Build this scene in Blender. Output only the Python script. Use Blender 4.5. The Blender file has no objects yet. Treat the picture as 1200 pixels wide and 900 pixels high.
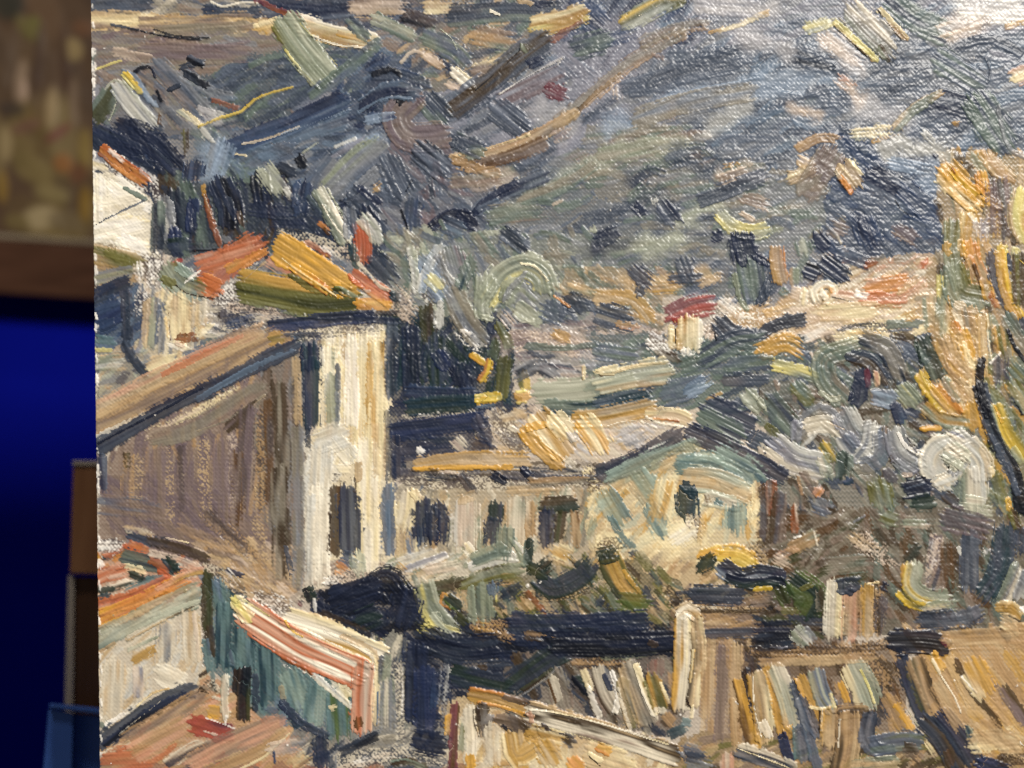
import bpy, math
import numpy as np

# ---------------------------------------------------------------- camera, light, exposure
S_MM = 0.000175            # one photograph pixel on the canvas, in metres
CAM_D = 0.24               # camera to canvas
scene = bpy.context.scene
cam_data = bpy.data.cameras.new('camera')
cam = bpy.data.objects.new('camera', cam_data)
scene.collection.objects.link(cam)
scene.camera = cam
cam.location = (0, -CAM_D, 0)
cam.rotation_euler = (math.radians(90), 0, 0)
cam_data.sensor_width = 36.0
cam_data.lens = 36.0 * CAM_D / (1200 * S_MM)
cam_data.clip_start = 0.01
cam_data.clip_end = 50
cam_data.dof.use_dof = True
cam_data.dof.focus_distance = CAM_D
cam_data.dof.aperture_fstop = 9.0

world = bpy.data.worlds.new('World')
scene.world = world
world.use_nodes = True
bg = world.node_tree.nodes['Background']
bg.inputs[0].default_value = (1.0, 0.96, 0.90, 1)
bg.inputs[1].default_value = 0.07

def lamp(name, loc, aim, power, size, col):
    d = bpy.data.lights.new(name, 'AREA')
    d.energy = power
    d.shape = 'RECTANGLE'
    d.size, d.size_y = size
    d.color = col
    o = bpy.data.objects.new(name, d)
    scene.collection.objects.link(o)
    o.location = loc
    dx, dy, dz = (aim[i] - loc[i] for i in range(3))
    from mathutils import Vector
    o.rotation_euler = Vector((dx, dy, dz)).to_track_quat('-Z', 'Y').to_euler()
    return o

lamp('room_lamp', (0.88, -1.50, 0.99), (0, 0, 0), 56.0, (0.30, 0.30), (1.0, 0.955, 0.885))
lamp('overhead_fill', (-0.25, -0.80, 1.90), (0, 0, 0), 9.0, (0.50, 0.25), (1.0, 0.93, 0.84))  # unseen fill light, added to lift the darker parts
scene.view_settings.view_transform = 'Standard'
scene.view_settings.look = 'None'
scene.cycles.use_denoising = False
scene.view_settings.exposure = 0.0
scene.view_settings.gamma = 1.0
scene.view_settings.use_curve_mapping = False
ALB = 0.92                 # paint reflectance for a given colour under this light

# ---------------------------------------------------------------- helpers
def lin(h):
    v = np.array([int(h[i:i + 2], 16) for i in (0, 2, 4)]) / 255.0
    return np.where(v <= 0.04045, v / 12.92, ((v + 0.055) / 1.055) ** 2.4)

def material(name, rough=0.5, spec=0.5):
    m = bpy.data.materials.new(name)
    m.use_nodes = True
    b = m.node_tree.nodes['Principled BSDF']
    b.inputs['Roughness'].default_value = rough
    b.inputs['Specular IOR Level'].default_value = spec
    return m, m.node_tree, b

def noise_grid(rng, shape, cell):
    """smooth value noise over an array, features about 'cell' entries wide"""
    h, w = shape
    ch, cw = (cell if isinstance(cell, tuple) else (cell, cell))
    gh, gw = int(h / ch) + 3, int(w / cw) + 3
    g = rng.random((gh, gw))
    y = np.arange(h) / ch; x = np.arange(w) / cw
    return sample(g, y[:, None], x[None, :])

def sample(g, y, x):
    """smoothstep-interpolated lookup of grid g at float rows y, columns x (wrapped)"""
    y0 = np.floor(y).astype(int); x0 = np.floor(x).astype(int)
    fy = y - y0; fx = x - x0
    fy = fy * fy * (3 - 2 * fy); fx = fx * fx * (3 - 2 * fx)
    h, w = g.shape
    a, b = y0 % h, (y0 + 1) % h
    c, d = x0 % w, (x0 + 1) % w
    return (g[a, c] * (1 - fy) * (1 - fx) + g[b, c] * fy * (1 - fx)
            + g[a, d] * (1 - fy) * fx + g[b, d] * fy * fx)

def sstep(a, b, x):
    t = np.clip((x - a) / (b - a), 0, 1)
    return t * t * (3 - 2 * t)

# ---------------------------------------------------------------- the paint: colour and relief on a fine lattice
GR = 1.18                                  # lattice step, photograph pixels
X0, X1, Y0, Y1 = 97.0, 1330.0, -290.0, 1030.0
NX, NY = int((X1 - X0) / GR) + 1, int((Y1 - Y0) / GR) + 1
GX = X0 + GR * np.arange(NX)
GY = Y0 + GR * np.arange(NY)
rng = np.random.default_rng(7)

def edge_x(y):                             # the canvas hangs very slightly off plumb
    return 107.0 + 10.5 * y / 900.0

_wx = noise_grid(rng, (NY, NX), 60) * 3.0
_wy = noise_grid(rng, (NY, NX), 60) * 3.0
_xx = GX[None, :] + _wx
_yy = GY[:, None] + _wy - GX[None, :] * 0.012
# plain weave: threads cross over and under; slubs make some threads thicker
_slubx = 0.7 + 0.6 * noise_grid(rng, (NY, NX), (70, 3))
_sluby = 0.7 + 0.6 * noise_grid(rng, (NY, NX), (3, 70))
WEAVE = 0.5 + 0.5 * np.sin(np.pi * _xx / 2.45) * np.sin(np.pi * _yy / 2.6)
WEAVE = WEAVE * 0.75 + 0.25 * (0.5 + 0.5 * np.cos(2 * np.pi * _yy / 5.2) * _sluby * _slubx)
WEAVE = WEAVE * (0.75 + 0.5 * noise_grid(rng, (NY, NX), 5))
SPECK = noise_grid(rng, (NY, NX), 2.2)
SPECK2 = noise_grid(rng, (NY, NX), 1.35)
BLOT = noise_grid(rng, (NY, NX), 14) * 0.6 + noise_grid(rng, (NY, NX), 40) * 0.4
WA = 0.62                                  # weave relief, photograph pixels

C = np.empty((NY, NX, 3)); H = WEAVE * WA
RES = WEAVE * WA                           # how much of the cloth's tooth is still open
C[:] = lin('c3b6a6')
C *= (0.80 + 0.28 * WEAVE + 0.14 * (BLOT - 0.5))[..., None]
OBJ = np.zeros((NY, NX), bool)             # where single strokes lie
LATE = np.zeros((NY, NX), bool)            # fine dabs lying on single strokes
CL = np.zeros_like(C); HL = np.zeros_like(H)
CB = HB = None

PAL = {}
def col(name):
    return 1.10 * lin(PAL[name]) ** 1.13

def curve(pts, step=5.0):
    p = np.array(pts, float)
    if len(p) == 2:
        n = max(2, int(np.hypot(*(p[1] - p[0])) / 25) + 1)
        return p[0] + (p[1] - p[0]) * np.linspace(0, 1, n)[:, None]
    q = np.vstack([2 * p[0] - p[1], p, 2 * p[-1] - p[-2]])
    out = []
    for i in range(1, len(q) - 2):
        L = np.hypot(*(q[i + 1] - q[i])); n = max(2, int(L / step))
        t = np.linspace(0, 1, n, endpoint=False)[:, None]
        a, b, c, d = q[i - 1], q[i], q[i + 1], q[i + 2]
        out.append(0.5 * (2 * b + (c - a) * t + (2 * a - 5 * b + 4 * c - d) * t * t + (3 * b - a - 3 * c + d) * t ** 3))
    return np.vstack(out + [p[-1:]])

def lay(cols, w, pts, t, dry, op, mix, r, tip):
    """one brush mark: returns lattice window, coverage, colour and relief"""
    P = curve(pts)
    hw = w / 2.0
    pad = hw * 1.25 + 3
    i0 = max(0, int((P[:, 1].min() - pad - Y0) / GR)); i1 = min(NY, int((P[:, 1].max() + pad - Y0) / GR) + 2)
    j0 = max(0, int((P[:, 0].min() - pad - X0) / GR)); j1 = min(NX, int((P[:, 0].max() + pad - X0) / GR) + 2)
    if i1 - i0 < 2 or j1 - j0 < 2:
        return None
    x = GX[j0:j1][None, :]; y = GY[i0:i1][:, None]
    seg = P[1:] - P[:-1]
    sl = np.maximum(np.hypot(seg[:, 0], seg[:, 1]), 1e-6)
    acc = np.concatenate([[0], np.cumsum(sl)]); L = acc[-1]
    best = np.full((i1 - i0, j1 - j0), 1e9); sv = np.zeros_like(best); dv = np.zeros_like(best)
    n = len(seg)
    for k in range(n):
        ux, uy = seg[k] / sl[k]
        rx, ry = x - P[k, 0], y - P[k, 1]
        a = rx * ux + ry * uy
        lo = -1e9 if k == 0 else 0.0
        hi = 1e9 if k == n - 1 else sl[k]
        ac = np.clip(a, lo, hi)
        px, py = rx - ac * ux, ry - ac * uy
        over = np.maximum(0, np.maximum(-a if k == 0 else 0, a - sl[k] if k == n - 1 else 0))
        d2 = px * px + py * py
        m = d2 + over * over < best
        best = np.where(m, d2 + over * over, best)
        sv = np.where(m, acc[k] + ac, sv)
        dv = np.where(m, ux * py - uy * px, dv)
    v = dv / hw
    # bristles: grooves that run with the stroke and drift slowly
    nb = max(3, int(w / 2.3))
    gb = r.random((int(L / 38) + 4, 3 * nb + 6)); gc = r.random((int(L / 40) + 4, nb + 6))
    ge = r.random((int(L / 9) + 6, 4)); gv = r.random((3, 2 * nb + 8))
    vv = np.clip(v, -1.3, 1.3)
    br = sample(gb, sv / 38.0 + 1, (vv + 1.3) * nb * 0.80)
    br = np.clip((br - 0.5) * 1.45 + 0.5, 0, 1)
    bc = sample(gc, sv / 40.0 + 1, (vv + 1.3) * nb * 0.26)
    wob = 1 - 0.20 * sample(ge, sv / 9.0 + 2, np.where(v > 0, 0.0, 2.0))
    av = np.abs(v) / wob
    endr = (0.22 + 0.22 * tip) * w * (1 - np.clip(v, -1, 1) ** 2)
    rag0 = sample(gv, 0.0, (vv + 1.3) * nb * 0.5); rag1 = sample(gv, 1.0, (vv + 1.3) * nb * 0.5)
    e0 = sv + endr * 0.9 - 0.10 * w * rag0
    e1 = L - sv + endr * 0.9 - (0.16 + 0.9 * dry) * w * rag1
    # edges: thick paint ends crisply, thin paint breaks up on the tooth of the cloth
    wv = WEAVE[i0:i1, j0:j1]; sk = SPECK[i0:i1, j0:j1]
    feather = 1.6 + w * (0.06 + 0.19 * np.clip(1.55 - t, 0, 1.0) + 0.10 * dry)
    fray = ((sk - 0.5) * (1.6 + 0.04 * w) + (br - 0.5) * 0.12 * w) * min(1.0, w / 11.0)
    if w < 6:
        feather = 1.2
    ramp = (np.clip(((1 - av) * hw + fray) / feather + 0.25, 0, 1)
            * np.clip((e0 + fray) / feather + 0.25, 0, 1) * np.clip((e1 + fray) / (feather * 1.5) + 0.25, 0, 1))
    tex = 0.42 * wv + 0.26 * sk + 0.32 * br
    load = 1 - min(0.8, dry * 1.25) * (0.9 + 0.5 * np.clip(sv / max(L, 1), 0, 1))
    op = op * (1 - 0.3 * dry)
    th = 1 - np.minimum(ramp, 1) * (0.15 + 0.85 * load)
    al = sstep(th - 0.17, th + 0.17, 0.03 + 0.86 * tex + 0.16 * ramp * np.maximum(load, 0)) * (ramp > 0.02)
    cs = np.array(cols)
    if len(cs) == 1:
        cc = np.broadcast_to(cs[0], al.shape + (3,))
    else:
        q = np.clip((bc - 0.5) * 1.9 + 0.5, 0, 0.999) * (len(cs) - 1)
        if len(cs) >= 3:      # lay the colours side by side across the brush, streaked
            q = np.clip((vv + 1) / 2 + (bc - 0.5) * (0.7 if len(cs) < 5 else 0.16), 0, 0.999) * (len(cs) - 1)
        k = np.floor(q).astype(int); f = (q - k)[..., None]
        f = f * f * (3 - 2 * f)
        cc = cs[k] * (1 - f) + cs[np.minimum(k + 1, len(cs) - 1)] * f
    tone = 1 + 0.32 * (br - 0.5) + 0.20 * (bc - 0.5)
    cc = cc * tone[..., None]
    under = C[i0:i1, j0:j1]
    pick = np.clip(mix * (0.35 + 1.3 * bc) + 0.25 * mix * np.clip(sv / max(L, 1), 0, 1), 0, 0.9)[..., None]
    pick = pick * np.clip(cc.sum(-1, keepdims=True) / (under.sum(-1, keepdims=True) + 0.02), 0.18, 1.0)
    cc = cc * (1 - pick) + under * pick
    lip = np.exp(-((av - 0.86) / 0.13) ** 2) * (0.35 + 0.8 * sample(ge, sv / 9.0 + 2, np.where(v > 0, 0.0, 2.0)))
    elip = np.exp(-((e1 - 1.8) / 1.7) ** 2)
    hh = 0.66 * t * (0.55 + 0.78 * (br - 0.5) + 0.26 * lip + 0.36 * elip * (av < 0.95))
    hh = np.maximum(hh, 0.03) * sstep(0.05, 1.0, ramp)
    return (slice(i0, i1), slice(j0, j1)), np.clip(al * op, 0, 1), cc, hh * al

def put(res, t):
    win, al, cc, hh = res
    C[win] = C[win] * (1 - al[..., None]) + cc * al[..., None]
    lev = al * min(1.0, 0.75 * t) * np.clip(WA * 0.95 - RES[win], 0, 1)
    RES[win] = RES[win] + lev
    H[win] = H[win] + hh + lev + 0.05 * al

def fill(poly, cols, ang, w=(7, 14), L=(18, 45), n=None, t=0.25, dry=0.25, spread=14, op=0.95, mix=0.3, bend=0.15, wash=0.85):
    """many loose brush marks inside an outline: colours is a weighted list"""
    p = np.array(poly, float)
    dry *= 0.7
    r = np.random.default_rng(int(abs(p.sum()) * 7 + len(p)))
    x0, y0 = p.min(0); x1, y1 = p.max(0)
    area = 0.5 * abs(np.dot(p[:, 0], np.roll(p[:, 1], -1)) - np.dot(p[:, 1], np.roll(p[:, 0], -1)))
    mw, mL = sum(w) / 2, sum(L) / 2
    if n is None:
        n = int(2.3 * area / (mw * mL)) + 3
    names = cols.split()
    # a thin wash of the region's own tone first, rubbed into the cloth
    i0, i1 = max(0, int((y0 - 26 - Y0) / GR)), min(NY, int((y1 + 26 - Y0) / GR) + 1)
    j0, j1 = max(0, int((x0 - 26 - X0) / GR)), min(NX, int((x1 + 26 - X0) / GR) + 1)
    wx = GX[j0:j1][None, :] + (BLOT[i0:i1, j0:j1] - 0.5) * 46 + (SPECK[i0:i1, j0:j1] - 0.5) * 5
    wy = GY[i0:i1][:, None] + (BLOT[::-1][i0:i1, j0:j1] - 0.5) * 30 + (SPECK[i0:i1, j0:j1] - 0.5) * 5
    inside = np.zeros(wx.shape, bool)
    for a, b in zip(p, np.roll(p, -1, 0)):
        if a[1] != b[1]:
            inside ^= ((a[1] > wy) != (b[1] > wy)) & (wx < (b[0] - a[0]) * (wy - a[1]) / (b[1] - a[1]) + a[0])
    tone = np.mean([col(c) for c in names], 0)
    aw = inside * np.clip(wash + 0.5 * (WEAVE[i0:i1, j0:j1] - 0.6), 0, 1)
    C[i0:i1, j0:j1] = C[i0:i1, j0:j1] * (1 - aw[..., None]) + tone * aw[..., None]
    k = 0; tries = 0
    while k < n and tries < n * 30:
        tries += 1
        x, y = r.uniform(x0, x1), r.uniform(y0, y1)
        ins = False
        for a, b in zip(p, np.roll(p, -1, 0)):
            if (a[1] > y) != (b[1] > y) and x < (b[0] - a[0]) * (y - a[1]) / (b[1] - a[1]) + a[0]:
                ins = not ins
        if not ins:
            continue
        k += 1
        th = math.radians(ang + r.normal(0, spread))
        l = r.uniform(*L) / 2; ww = r.uniform(*w)
        # keep the mark within the outline's extent
        dx, dy = math.cos(th) * l, -math.sin(th) * l
        f = min(1, (min(x - x0, x1 - x) + 3) / (abs(dx) + .01), (min(y - y0, y1 - y) + 3) / (abs(dy) + .01))
        dx *= max(f, 0.3); dy *= max(f, 0.3)
        bx, by = -dy * r.normal(0, bend), dx * r.normal(0, bend)
        cs = [col(names[r.integers(len(names))])]
        if r.random() < 0.6:
            cs.append(col(names[r.integers(len(names))]))
        res = lay(cs, ww, [(x - dx, y - dy), (x + bx, y + by), (x + dx, y + dy)], t, dry, op, mix, r, 0.6)
        if res:
            put(res, t)

def grain_path(w, pts, light, dark, cover=0.72):
    """bare ground: pale thread tops with dark paint left in the hollows of the weave"""
    q = [float(a) for a in pts.replace(',', ' ').split()]
    q = list(zip(q[0::2], q[1::2]))
    r = np.random.default_rng(int(sum(a + b for a, b in q)))
    res = lay([col(dark)], w * 1.2, q, 0.1, 0.25, 1.0, 0.0, r, 0.8)
    if res is None:
        return
    win, al, cc, hh = res
    tx = 0.26 * WEAVE[win] + 0.22 * SPECK[win] + 0.42 * SPECK2[win] + 0.35 * (BLOT[win] - 0.5)
    k = sstep(0.38, 0.54, tx)[..., None]
    cc = col(dark) * (1 - k) + col(light) * k
    a = (np.clip(al * 1.2, 0, 1) * cover)[..., None]
    C[win] = C[win] * (1 - a) + cc * a
    H[win] = H[win] + 0.25 * al * k[..., 0]

def glaze(w, pts, name, op):
    """soft scumble on the thread tops, for paint tones and painted-in glare"""
    q = np.array([float(a) for a in pts.replace(',', ' ').split()]).reshape(-1, 2)
    j0, j1 = max(0, int((q[:, 0].min() - w - X0) / GR)), min(NX, int((q[:, 0].max() + w - X0) / GR))
    i0, i1 = max(0, int((q[:, 1].min() - w - Y0) / GR)), min(NY, int((q[:, 1].max() + w - Y0) / GR))
    x = GX[j0:j1][None, :] + (BLOT[i0:i1, j0:j1] - 0.5) * 30; y = GY[i0:i1][:, None] + (BLOT[::-1][i0:i1, j0:j1] - 0.5) * 30
    best = np.full(x.shape, 1e9)
    for a, b in zip(q[:-1], q[1:]):
        d = b - a
        t = np.clip(((x - a[0]) * d[0] + (y - a[1]) * d[1]) / max(1e-6, d @ d), 0, 1)
        best = np.minimum(best, np.hypot(x - a[0] - t * d[0], y - a[1] - t * d[1]))
    m = np.clip(1.15 - best / (w * 0.5), 0, 1)
    m = m * m * (3 - 2 * m)
    tex = 0.35 * WEAVE[i0:i1, j0:j1] + 0.35 * SPECK[i0:i1, j0:j1] + 0.3 * SPECK2[i0:i1, j0:j1]
    a = (op * m * (0.35 + 0.95 * sstep(0.62 - 0.4 * m, 0.86 - 0.4 * m, tex + 0.1)))[..., None]
    a = np.clip(a, 0, 1)
    C[i0:i1, j0:j1] = C[i0:i1, j0:j1] * (1 - a) + col(name) * a

STROKES = []
PLACE = ['']
def place(text):
    PLACE[0] = text
def S(cols, w, pts, t=1.0, dry=0.0, op=1.0, mix=0.26, tip=0.5):
    w = w * 1.1 if w <= 5 else w * (1.52 if w < 22 else max(1.2, 1.52 - (w - 22) * 0.02))
    p = [float(a) for a in pts.replace(',', ' ').split()]
    STROKES.append(dict(cols=cols, w=w, pts=list(zip(p[0::2], p[1::2])), t=t, dry=dry, op=op, mix=mix, tip=tip, place=PLACE[0]))

# ---------------------------------------------------------------- pigments (as seen in the photograph's light)
PAL.update(dict(
    slate_blue='5d6675', deep_slate='434c5b', dark_slate='343c4a', navy='2a334a', dark_navy='20273a', blue_black='1a1e29',
    blue='3a4a66', ultramarine='2c3859', steel_blue='68788a', pale_blue='93a2b4', lavender='8b8b95', pale_lavender='b8b5b5',
    grey='84868a', warm_grey='8a8375', taupe='87766a', mauve='74666a', dusky_mauve='564c4a', brown='5f4529', dark_brown='3a2d26',
    umber='4a3d2e', olive='6c6a3c', dark_olive='42452a', sage='8a907d', pale_sage='b3b5a2', grey_green='68756c', dark_green='293833',
    green='50622f', teal='637b7c', dark_teal='253d48', pale_teal='95a59a', cream='e7d8b0', pale_cream='efe7d4', bone='d3c9b5', sand='c0a884',
    tan='ae906a', ochre='bc964f', golden='d4a548', yellow='d4b542', lemon='ddd188', orange='c98b48', burnt_orange='ba6e3e',
    vermilion='b96540', terracotta='b97250', salmon='c99d84', pink='cdbba9', crimson='6f3a44', brick_red='9f4238', rust='90552e',
    white='f2ede4', grey_white='c8c6be', purple_grey='545158'))

def R(x0, y0, x1, y1):
    return [(x0, y0), (x1, y0), (x1, y1), (x0, y1)]

# ---------------------------------------------------------------- thin underpainting, loosely brushed
# the hillside
fill(R(97, -290, 1330, 420), 'slate_blue slate_blue deep_slate steel_blue slate_blue taupe grey_green grey lavender', 25, (10, 20), (28, 62), t=0.22, dry=0.2, spread=22)
fill(R(97, -290, 1330, 0), 'slate_blue taupe deep_slate sand grey_green', 10, (10, 18), (28, 60), t=0.2, dry=0.2)
fill(R(107, -6, 330, 22), 'slate_blue deep_slate bone warm_grey taupe', 4, (8, 15), (25, 50), dry=0.3)
fill(R(107, 18, 330, 36), 'cream sand taupe ochre sand', 2, (5, 10), (30, 60), dry=0.2)
fill(R(107, 36, 330, 88), 'taupe warm_grey mauve taupe grey', 0, (7, 13), (35, 70), t=0.3, dry=0.15, spread=8)
fill(R(107, 86, 340, 150), 'grey slate_blue warm_grey deep_slate taupe', -40, (8, 14), (25, 50), dry=0.2)
fill([(230, 90), (340, 60), (420, 60), (330, 140), (235, 150)], 'deep_slate grey_green slate_blue deep_slate', 25, (9, 15), (25, 50), dry=0.15)
fill(R(330, -10, 520, 30), 'deep_slate slate_blue navy taupe', 8, (8, 16), (25, 45), dry=0.2)
fill(R(400, 60, 500, 175), 'slate_blue deep_slate blue steel_blue navy', 20, (8, 15), (25, 50), t=0.3, dry=0.15, spread=30)
fill([(470, 30), (640, 25), (600, 75), (540, 120), (480, 100)], 'taupe deep_slate sand grey_green slate_blue slate_blue', 25, (8, 14), (18, 38), dry=0.25)
fill([(480, 100), (560, 110), (680, 70), (860, -20), (900, 60), (700, 160), (560, 220), (480, 200)], 'slate_blue deep_slate lavender lavender slate_blue grey', 32, (10, 18), (28, 60), dry=0.2)
fill([(660, -10), (900, -10), (860, 20), (690, 90), (650, 70)], 'blue slate_blue lavender navy steel_blue', 40, (9, 16), (22, 50), dry=0.25)
fill(R(820, -290, 1330, 60), 'slate_blue lavender steel_blue grey lavender', 20, (10, 18), (28, 55), dry=0.25)  # lighter lavender mix paints the glare into this corner
fill([(800, 60), (1200, 40), (1240, 160), (1000, 220), (800, 230)], 'slate_blue steel_blue deep_slate slate_blue grey', 22, (10, 18), (30, 60), t=0.3, dry=0.2)
fill(R(960, 150, 1110, 300), 'slate_blue deep_slate blue slate_blue', -35, (9, 16), (25, 50), t=0.35, dry=0.1)
fill(R(560, 190, 900, 300), 'warm_grey grey slate_blue slate_blue grey_green deep_slate', 18, (10, 18), (28, 55), dry=0.25)
fill(R(690, 150, 830, 230), 'warm_grey grey grey_green taupe', 8, (8, 15), (35, 65), dry=0.2, spread=8)
fill(R(840, 200, 960, 290), 'grey_green slate_blue warm_grey grey', 15, (9, 15), (25, 50), dry=0.2)
fill(R(430, 170, 580, 280), 'slate_blue grey deep_slate slate_blue mauve', -48, (9, 15), (25, 48), t=0.35, dry=0.12)
fill(R(640, 280, 880, 340), 'grey_green deep_slate warm_grey grey slate_blue', 10, (9, 16), (22, 45), dry=0.25)
fill(R(300, 150, 450, 230), 'slate_blue deep_slate blue grey steel_blue', 22, (8, 14), (25, 50), t=0.3, dry=0.15)
fill([(230, 150), (300, 165), (310, 215), (240, 210)], 'grey steel_blue slate_blue grey_green', -30, (10, 18), (25, 40), t=0.3, dry=0.1)
# dark trees behind the houses at the left
fill([(107, 146), (180, 150), (212, 180), (214, 215), (200, 240), (180, 230), (130, 180), (107, 175)], 'navy dark_slate dark_navy blue', -40, (9, 15), (25, 45), t=0.4, dry=0.05)
fill([(185, 205), (400, 220), (420, 290), (330, 300), (240, 300), (190, 300)], 'dark_slate navy dark_slate umber grey_green', -75, (9, 16), (25, 45), t=0.35, dry=0.1)
fill([(330, 235), (440, 250), (480, 330), (440, 310), (350, 275)], 'dark_slate navy deep_slate', -50, (8, 14), (20, 40), dry=0.25)
# white house at the upper left
fill([(107, 190), (150, 205), (185, 235), (180, 300), (107, 290)], 'pale_cream white cream bone', -20, (9, 16), (22, 40), t=0.2, dry=0.1)
fill([(107, 285), (165, 300), (165, 330), (107, 345)], 'sand olive grey tan', -20, (8, 14), (20, 40), dry=0.2)
# cottages below it
fill(R(160, 300, 205, 370), 'bone pink white purple_grey', 85, (7, 12), (18, 32), dry=0.45)
fill([(160, 345), (200, 335), (255, 355), (230, 400), (180, 430), (160, 420)], 'bone sand cream grey', 88, (6, 11), (25, 45), dry=0.2, spread=6)
fill([(107, 345), (160, 335), (165, 410), (175, 440), (107, 470)], 'deep_slate blue slate_blue steel_blue', 50, (8, 13), (22, 40), dry=0.2)
fill(R(107, 405, 175, 480), 'grey pale_sage sand purple_grey', 25, (8, 14), (20, 40), dry=0.35)
fill(R(240, 330, 480, 392), 'bone purple_grey dusky_mauve pink white deep_slate', -12, (6, 11), (16, 32), dry=0.4)
# middle distance
fill(R(450, 270, 700, 440), 'warm_grey grey_green grey pale_sage slate_blue', -60, (9, 15), (25, 45), t=0.3, dry=0.2, spread=30)
fill(R(590, 375, 800, 440), 'pink mauve pale_lavender grey deep_slate', -8, (8, 14), (28, 55), dry=0.4)
fill([(660, 315), (790, 320), (800, 380), (770, 385), (650, 340)], 'sand tan warm_grey warm_grey grey_green', -28, (8, 13), (22, 45), dry=0.3)
fill(R(770, 345, 860, 425), 'pink bone pale_lavender warm_grey', 30, (8, 13), (18, 34), dry=0.35)
fill([(850, 360), (1010, 330), (1110, 330), (1110, 380), (1000, 410), (960, 440), (860, 420)], 'pink bone sand cream tan', 10, (9, 16), (22, 45), t=0.25, dry=0.3)
fill(R(690, 395, 960, 480), 'grey_green deep_slate slate_blue grey_green', 18, (9, 16), (28, 55), dry=0.2)
fill(R(940, 395, 1120, 470), 'deep_slate grey_green slate_blue umber', -45, (9, 15), (25, 45), t=0.4, dry=0.08)
fill(R(990, 300, 1110, 350), 'sand salmon bone warm_grey', 20, (7, 13), (18, 38), dry=0.3)
# long roof slope and the brown gable wall
fill([(107, 470), (160, 455), (290, 385), (345, 395), (210, 470), (110, 520)], 'tan sand taupe tan taupe', 28, (9, 15), (35, 65), t=0.2, dry=0.2, spread=4)
fill([(116, 525), (220, 470), (355, 405), (362, 690), (300, 680), (180, 640), (117, 640)], 'taupe mauve taupe tan mauve', 88, (7, 14), (40, 80), t=0.15, dry=0.3, spread=6)
fill([(300, 440), (358, 410), (362, 690), (310, 690)], 'warm_grey taupe umber grey', 90, (8, 14), (45, 90), t=0.15, dry=0.25, spread=3)
fill([(117, 560), (240, 560), (330, 640), (260, 660), (130, 630)], 'taupe mauve mauve', -40, (8, 14), (22, 45), t=0.15, dry=0.3)
fill([(230, 635), (350, 640), (345, 690), (330, 720), (260, 690)], 'sand tan pink taupe', -35, (8, 14), (18, 36), dry=0.3)
# tower
fill(R(372, 385, 455, 680), 'pale_cream cream bone sand cream', 90, (9, 16), (40, 80), t=0.3, dry=0.1, spread=3)
fill(R(358, 520, 392, 690), 'bone grey_white pale_cream', 90, (8, 13), (35, 60), t=0.3, dry=0.12, spread=4)
fill(R(350, 655, 480, 700), 'pink purple_grey bone taupe', 10, (7, 12), (14, 28), dry=0.45)
# dark trees between tower and long house
fill(R(455, 370, 600, 480), 'dark_green dark_teal navy dark_slate', 80, (10, 16), (28, 50), t=0.35, dry=0.08)
fill(R(455, 470, 620, 560), 'navy purple_grey dark_slate navy', -5, (9, 15), (26, 50), t=0.2, dry=0.2)
# roof and front of the long house
fill([(560, 490), (690, 480), (820, 485), (850, 505), (790, 520), (700, 560), (560, 540)], 'bone sand pale_lavender pink', -30, (8, 14), (22, 42), dry=0.35)
fill(R(470, 545, 720, 580), 'dark_slate purple_grey pink bone umber', -6, (7, 12), (22, 42), dry=0.4)
fill(R(455, 570, 520, 690), 'steel_blue slate_blue cream sand', 88, (7, 12), (28, 50), t=0.25, dry=0.2, spread=4)
fill(R(490, 572, 710, 660), 'bone sand warm_grey sage tan', 86, (8, 13), (22, 45), t=0.3, dry=0.2, spread=9)
fill([(690, 560), (830, 510), (900, 560), (895, 660), (820, 680), (700, 700)], 'cream sand ochre cream pale_sage', 50, (9, 15), (22, 42), t=0.25, dry=0.2, spread=20)
fill([(740, 650), (830, 640), (900, 640), (880, 720), (760, 720)], 'sand cream taupe tan', 55, (8, 13), (18, 36), dry=0.35)
# orchard at the right
fill(R(890, 450, 1210, 740), 'grey_green warm_grey taupe umber deep_slate grey_green', -55, (9, 16), (22, 45), t=0.35, dry=0.15, spread=30)
fill(R(1100, 180, 1330, 480), 'sand sage ochre tan warm_grey umber', -75, (8, 14), (30, 60), t=0.4, dry=0.12, spread=12)
fill(R(1090, 360, 1160, 480), 'sand cream ochre tan', -60, (8, 14), (22, 45), t=0.4, dry=0.1)
fill(R(1150, 420, 1330, 740), 'olive sage grey_green deep_slate ochre', -65, (8, 14), (28, 55), t=0.4, dry=0.12)
fill(R(1000, 600, 1210, 740), 'taupe warm_grey umber grey_green brown', -60, (9, 16), (22, 45), t=0.2, dry=0.25)
fill(R(890, 600, 1010, 720), 'umber taupe warm_grey brown dark_olive', 30, (9, 15), (18, 36), t=0.15, dry=0.35)
# bushes and shade below the houses
fill(R(455, 650, 620, 690), 'bone sage grey_white sand', 15, (7, 12), (18, 36), t=0.3, dry=0.25)
fill([(470, 690), (620, 665), (760, 650), (800, 700), (820, 760), (560, 770), (480, 740)], 'umber dark_olive grey_green olive sand dark_slate', -50, (8, 14), (22, 42), t=0.2, dry=0.25)
fill([(370, 690), (480, 680), (560, 730), (740, 720), (800, 740), (800, 775), (620, 790), (520, 860), (470, 870), (460, 770), (370, 720)], 'dark_navy navy blue_black dark_slate', -10, (10, 17), (30, 60), t=0.35, dry=0.06)
fill(R(790, 690, 990, 790), 'umber dark_slate blue_black taupe dark_olive', -4, (8, 14), (24, 45), t=0.2, dry=0.25)
fill(R(790, 700, 880, 760), 'tan umber taupe', 0, (8, 13), (22, 42), dry=0.35)
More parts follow.
